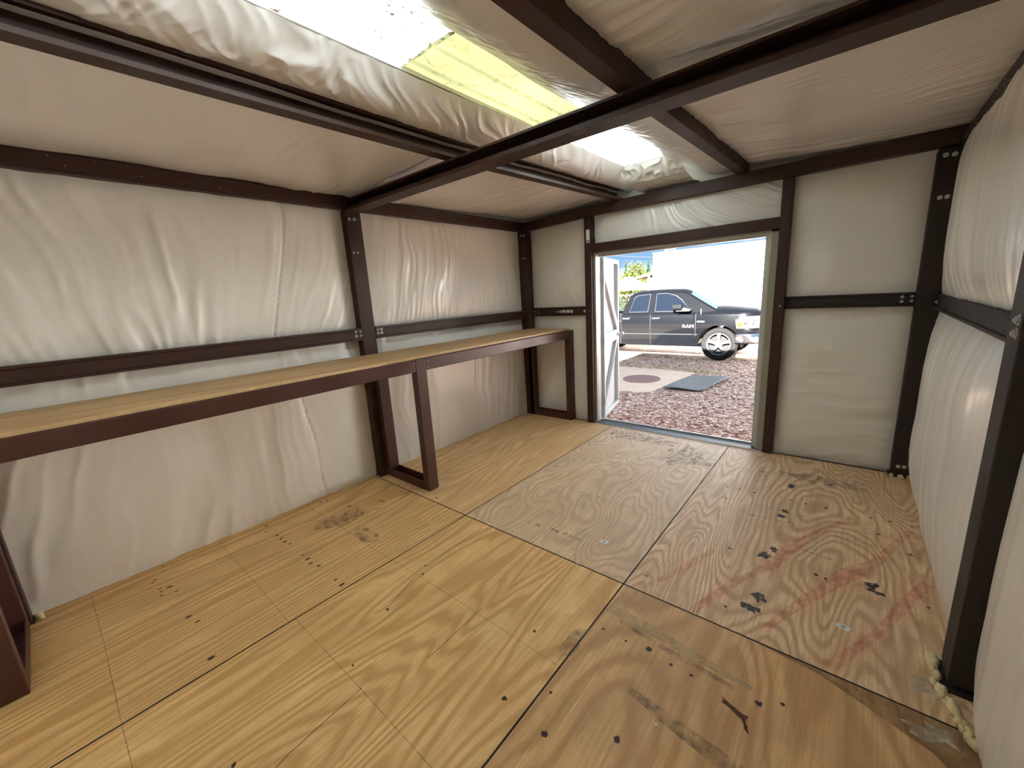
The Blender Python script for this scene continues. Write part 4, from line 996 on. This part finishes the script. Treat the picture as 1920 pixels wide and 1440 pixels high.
def leaves(name, cx, cy, cz, rx, ry, rz, n, size, m, parent, seed, shape='ball'):
    r = random.Random(seed); b = MB(); cl = []
    for k in range(24):
        while True:
            p = Vector((r.uniform(-1, 1), r.uniform(-1, 1), r.uniform(-1, 1)))
            if p.length < 1: break
        cl.append((p, r.uniform(.25, .5)))
    for k in range(n):
        if shape == 'cone':
            h = r.random(); a = r.random() * 6.28; rad = (1 - h) * r.uniform(.3, 1); p = Vector((math.cos(a) * rad, math.sin(a) * rad, h * 2 - 1))
        else:
            c0, rr = r.choice(cl); d = Vector((r.gauss(0, 1), r.gauss(0, 1), r.gauss(0, 1))).normalized() * rr * r.uniform(.5, 1); p = c0 * .8 + d
        q = Vector((cx + p.x * rx, cy + p.y * ry, cz + p.z * rz)); s = size * r.uniform(.6, 1.4)
        t1 = Vector((r.gauss(0, 1), r.gauss(0, 1), r.gauss(0, 1))).normalized(); t2 = t1.orthogonal().normalized()
        b.add([q - t1 * s, q - t2 * s * .45, q + t1 * s, q + t2 * s * .45], [(0, 1, 2, 3)])
    return b.build(name, m, parent, fix=False)
def leafmat(name, a, b):
    t = NT(name); t.color(t.mix(t.noise(scale=2.5, detail=3), a, b)); t.fin(.6)
    tl = t.new('BsdfTranslucent'); tl.inputs[0].default_value = b + (1,); ms = t.new('MixShader'); ms.inputs[0].default_value = .3
    t.l.new(t.b.outputs[0], ms.inputs[1]); t.l.new(tl.outputs[0], ms.inputs[2]); t.l.new(ms.outputs[0], t.o.inputs[0]); return t.m
LYG = leafmat('leaf_yellow_green', (.045, .062, .008), (.085, .098, .015)); LG = leafmat('leaf_green', (.014, .042, .010), (.035, .075, .02)); LDRY = leafmat('leaf_dry', (.05, .04, .018), (.09, .075, .035)); LDK = leafmat('leaf_dark', (.010, .035, .012), (.022, .06, .022))
BARK = plain('bark', (.16, .11, .07), .9)
def tree(x, y, ztopw, r_, lab, m, shape='ball', n=2600, size=.09, base=GZ, rz=None, name='tree'):
    t = empty(name, (x, y, base)); H = ztopw - base
    rz = rz or r_ * .9
    MB().cyl((0, 0, 0), (0, 0, H - rz), .10, 8, .06).cyl((0, 0, H - rz * 1.6), (r_ * .4, .1, H - rz * .8), .05, 6, .02).cyl((0, 0, H - rz * 1.6), (-r_ * .4, -.1, H - rz * .7), .05, 6, .02).build('trunk', BARK, t)
    leaves('crown', 0, 0, H - rz, r_, r_, rz, n, size, m, t, int(abs(x * 100)) + 3, shape); tag(t, lab, 'tree'); return t
tree(-8.0, 22, 3.15, 1.5, 'yellow-green tree behind the white parasol, the tallest between the door leaf and the building', LYG, rz=1.3)
tree(-10.6, 22.5, 2.7, 1.3, 'yellow-green tree seen through the gap beside the door leaf', LYG)
tree(-6.9, 21.5, 2.55, .9, 'low yellow-green tree beside the edge of the white building', LYG, rz=.8, size=.07)
tree(-9.4, 23, 2.1, 1.0, 'bushy yellow-green tree low behind the parasol', LYG, rz=.9)
tree(-7.65, 23.0, 3.25, .35, 'narrow dark cypress near the white building', LDK, 'cone', 900, .06, rz=.9)
tree(-9.45, 23.5, 3.35, .30, 'narrow dark cypress near the door leaf', LDK, 'cone', 900, .06, rz=1.0)
def bush(x, y, r_, h, lab, m, n=1500, size=.05):
    t = empty('bush', (x, y, GZ)); MB().cyl((0, 0, 0), (.03, 0, h * .6), .025, 6).cyl((0, 0, 0), (-r_ * .4, 0, h * .7), .02, 6).build('stem', BARK, t)
    leaves('foliage', 0, 0, h / 2, r_, r_ * .6, h / 2, n, size, m, t, int(abs(x * 77 + y))); tag(t, lab, 'bush'); return t
bush(-4.1, 11.2, .75, 1.75, 'green leafy bush behind the cab of the pickup', LG)
bush(-3.55, 11.6, .5, 1.95, 'dark green bush below the edge of the parasol', LG)
bush(-4.3, 10.7, .8, 1.2, 'dry twiggy vine on the chain-link fence', LDRY, 1300, .035)
bush(-3.25, 11.5, .4, 1.55, 'dry bush beside the corner of the white building', LDRY, 900, .04)
# patio parasol
um = empty('parasol', (-5.05, 14.2, GZ)); tag(um, 'white domed parasol with a vented top, among the bushes', 'parasol')
b = MB()
def can(u, v, r0, r1, z0, z1, sag):
    a = u * 2 * PI; sc = 1 - .06 * abs(math.sin(a * 4)); rr = (r0 + (r1 - r0) * v); return (math.cos(a) * rr * sc, math.sin(a) * rr * sc, z0 + (z1 - z0) * v ** 1.25 - sag * math.sin(PI * v) * -1)
CAN = plain('white_canvas', (.85, .84, .80), .8)
MB().grid(lambda u, v: can(u, v, .25, 1.15, 2.33, 1.86, .05), 48, 8).build('canopy', CAN, um, fix=False, smooth=True)
MB().grid(lambda u, v: can(u, v, .02, .45, 2.48, 2.28, .02), 48, 5).build('vent_cap', CAN, um, fix=False, smooth=True)
MB().cyl((0, 0, 0), (0, 0, 2.5), .025).build('pole', BARK, um); MB().cyl((0, 0, 0), (0, 0, .08), .28, 20).build('base', BLK, um)
q = MB()
for k in range(8):
    a = k * PI / 4 + PI / 8; q.bar((0, 0, 2.40), (math.cos(a) * 1.1, math.sin(a) * 1.1, 1.88), .015, .02)
q.build('ribs', BARK, um)
# neighbouring house roof, post
hs = empty('neighbour_house', (-4.3, 17.4, GZ)); tag(hs, 'low house with a brown tiled roof peeking out beside the white building', 'house')
MB().box(-1.2, 1.6, 0, 2, 0, 2.5).build('wall', plain('house_wall', (.2, .17, .13), .8), hs)
t = NT('roof_tiles'); w = t.new('TexWave'); t.set(w, 'Vector', t.P); t.set(w, 'Scale', 6); t.color(t.mix(w.outputs['Fac'], (.06, .035, .028), (.16, .11, .09))); TILE = t.fin(.8)
MB().prism([(-1.62, 2.42), (1.7, 3.0), (1.7, 3.12), (-1.62, 2.54)], 'xz', -.3, 2.2).build('roof', TILE, hs)
wp = empty('fence_post', (-3.07, 11.6, GZ)); tag(wp, 'white upright post beside the corner of the white building', 'post'); MB().cyl((0, 0, 0), (0, 0, 2.45), .03).build('post', WHITEB, wp); MB().ball((0, 0, 2.46), .04).build('cap', WHITEB, wp, smooth=True)
# chain-link fence
fe = empty('chain_link_fence', (-5, 10.3, GZ)); tag(fe, 'chain-link fence with a top rail behind the pickup bed', 'fence')
MB().cyl((-3, 0, 1.70), (1.9, 0, 1.70), .022).build('top_rail', GALV, fe)
for X in (-3, -.6, 1.85): MB().cyl((X, 0, 0), (X, 0, 1.75), .03).build('post', GALV, fe)
q = MB()
for k in range(-26, 50):
    x0 = -3 + k * .1
    for s in (-1, 1):
        a0 = x0 if s == 1 else x0 + 1.68; xa, za = a0, 0.; xb, zb = a0 + s * 1.68, 1.68
        lo, hi = -3, 1.88
        def cl(x1, z1, x2, z2):
            if x1 > x2: x1, z1, x2, z2 = x2, z2, x1, z1
            if x2 < lo or x1 > hi: return None
            if x1 < lo: z1 += (z2 - z1) * (lo - x1) / (x2 - x1); x1 = lo
            if x2 > hi: z2 = z1 + (z2 - z1) * (hi - x1) / (x2 - x1); x2 = hi
            return x1, z1, x2, z2
        cc = cl(xa, za, xb, zb)
        if cc and abs(cc[2] - cc[0]) > .05: q.cyl((cc[0], 0, cc[1]), (cc[2], 0, cc[3]), .003, 4)
q.build('mesh', GALV, fe)
# overhead wires
def wire(pts, lab, r=.024):
    o = empty('power_line', pts[0]); p0 = Vector(pts[0]); n = 14; L = []
    a, c_ = Vector(pts[0]), Vector(pts[1])
    for i in range(n + 1):
        q = a.lerp(c_, i / n) - p0; q.z -= pts[2] * math.sin(PI * i / n); L.append(q)
    MB().tube(L, r, 6).build('wire', BLK, o); tag(o, lab, 'wire'); return o
wire(((-9.8, 20, 3.75), (-4.97, 20, 3.06), .0), 'thick overhead wire sloping down from the door leaf to the building')
wire(((-10, 20, 3.02), (-4.97, 20, 3.16), .05), 'overhead wire meeting the sloping wire at the building edge', .012)
wire(((-9.0, 20, 3.85), (-4.97, 20, 4.02), .03), 'overhead wire highest in the doorway', .012)
wire(((-10, 20, 2.55), (-4.97, 20, 2.68), .0), 'thin lowest overhead wire crossing in front of the cypress tips', .010)
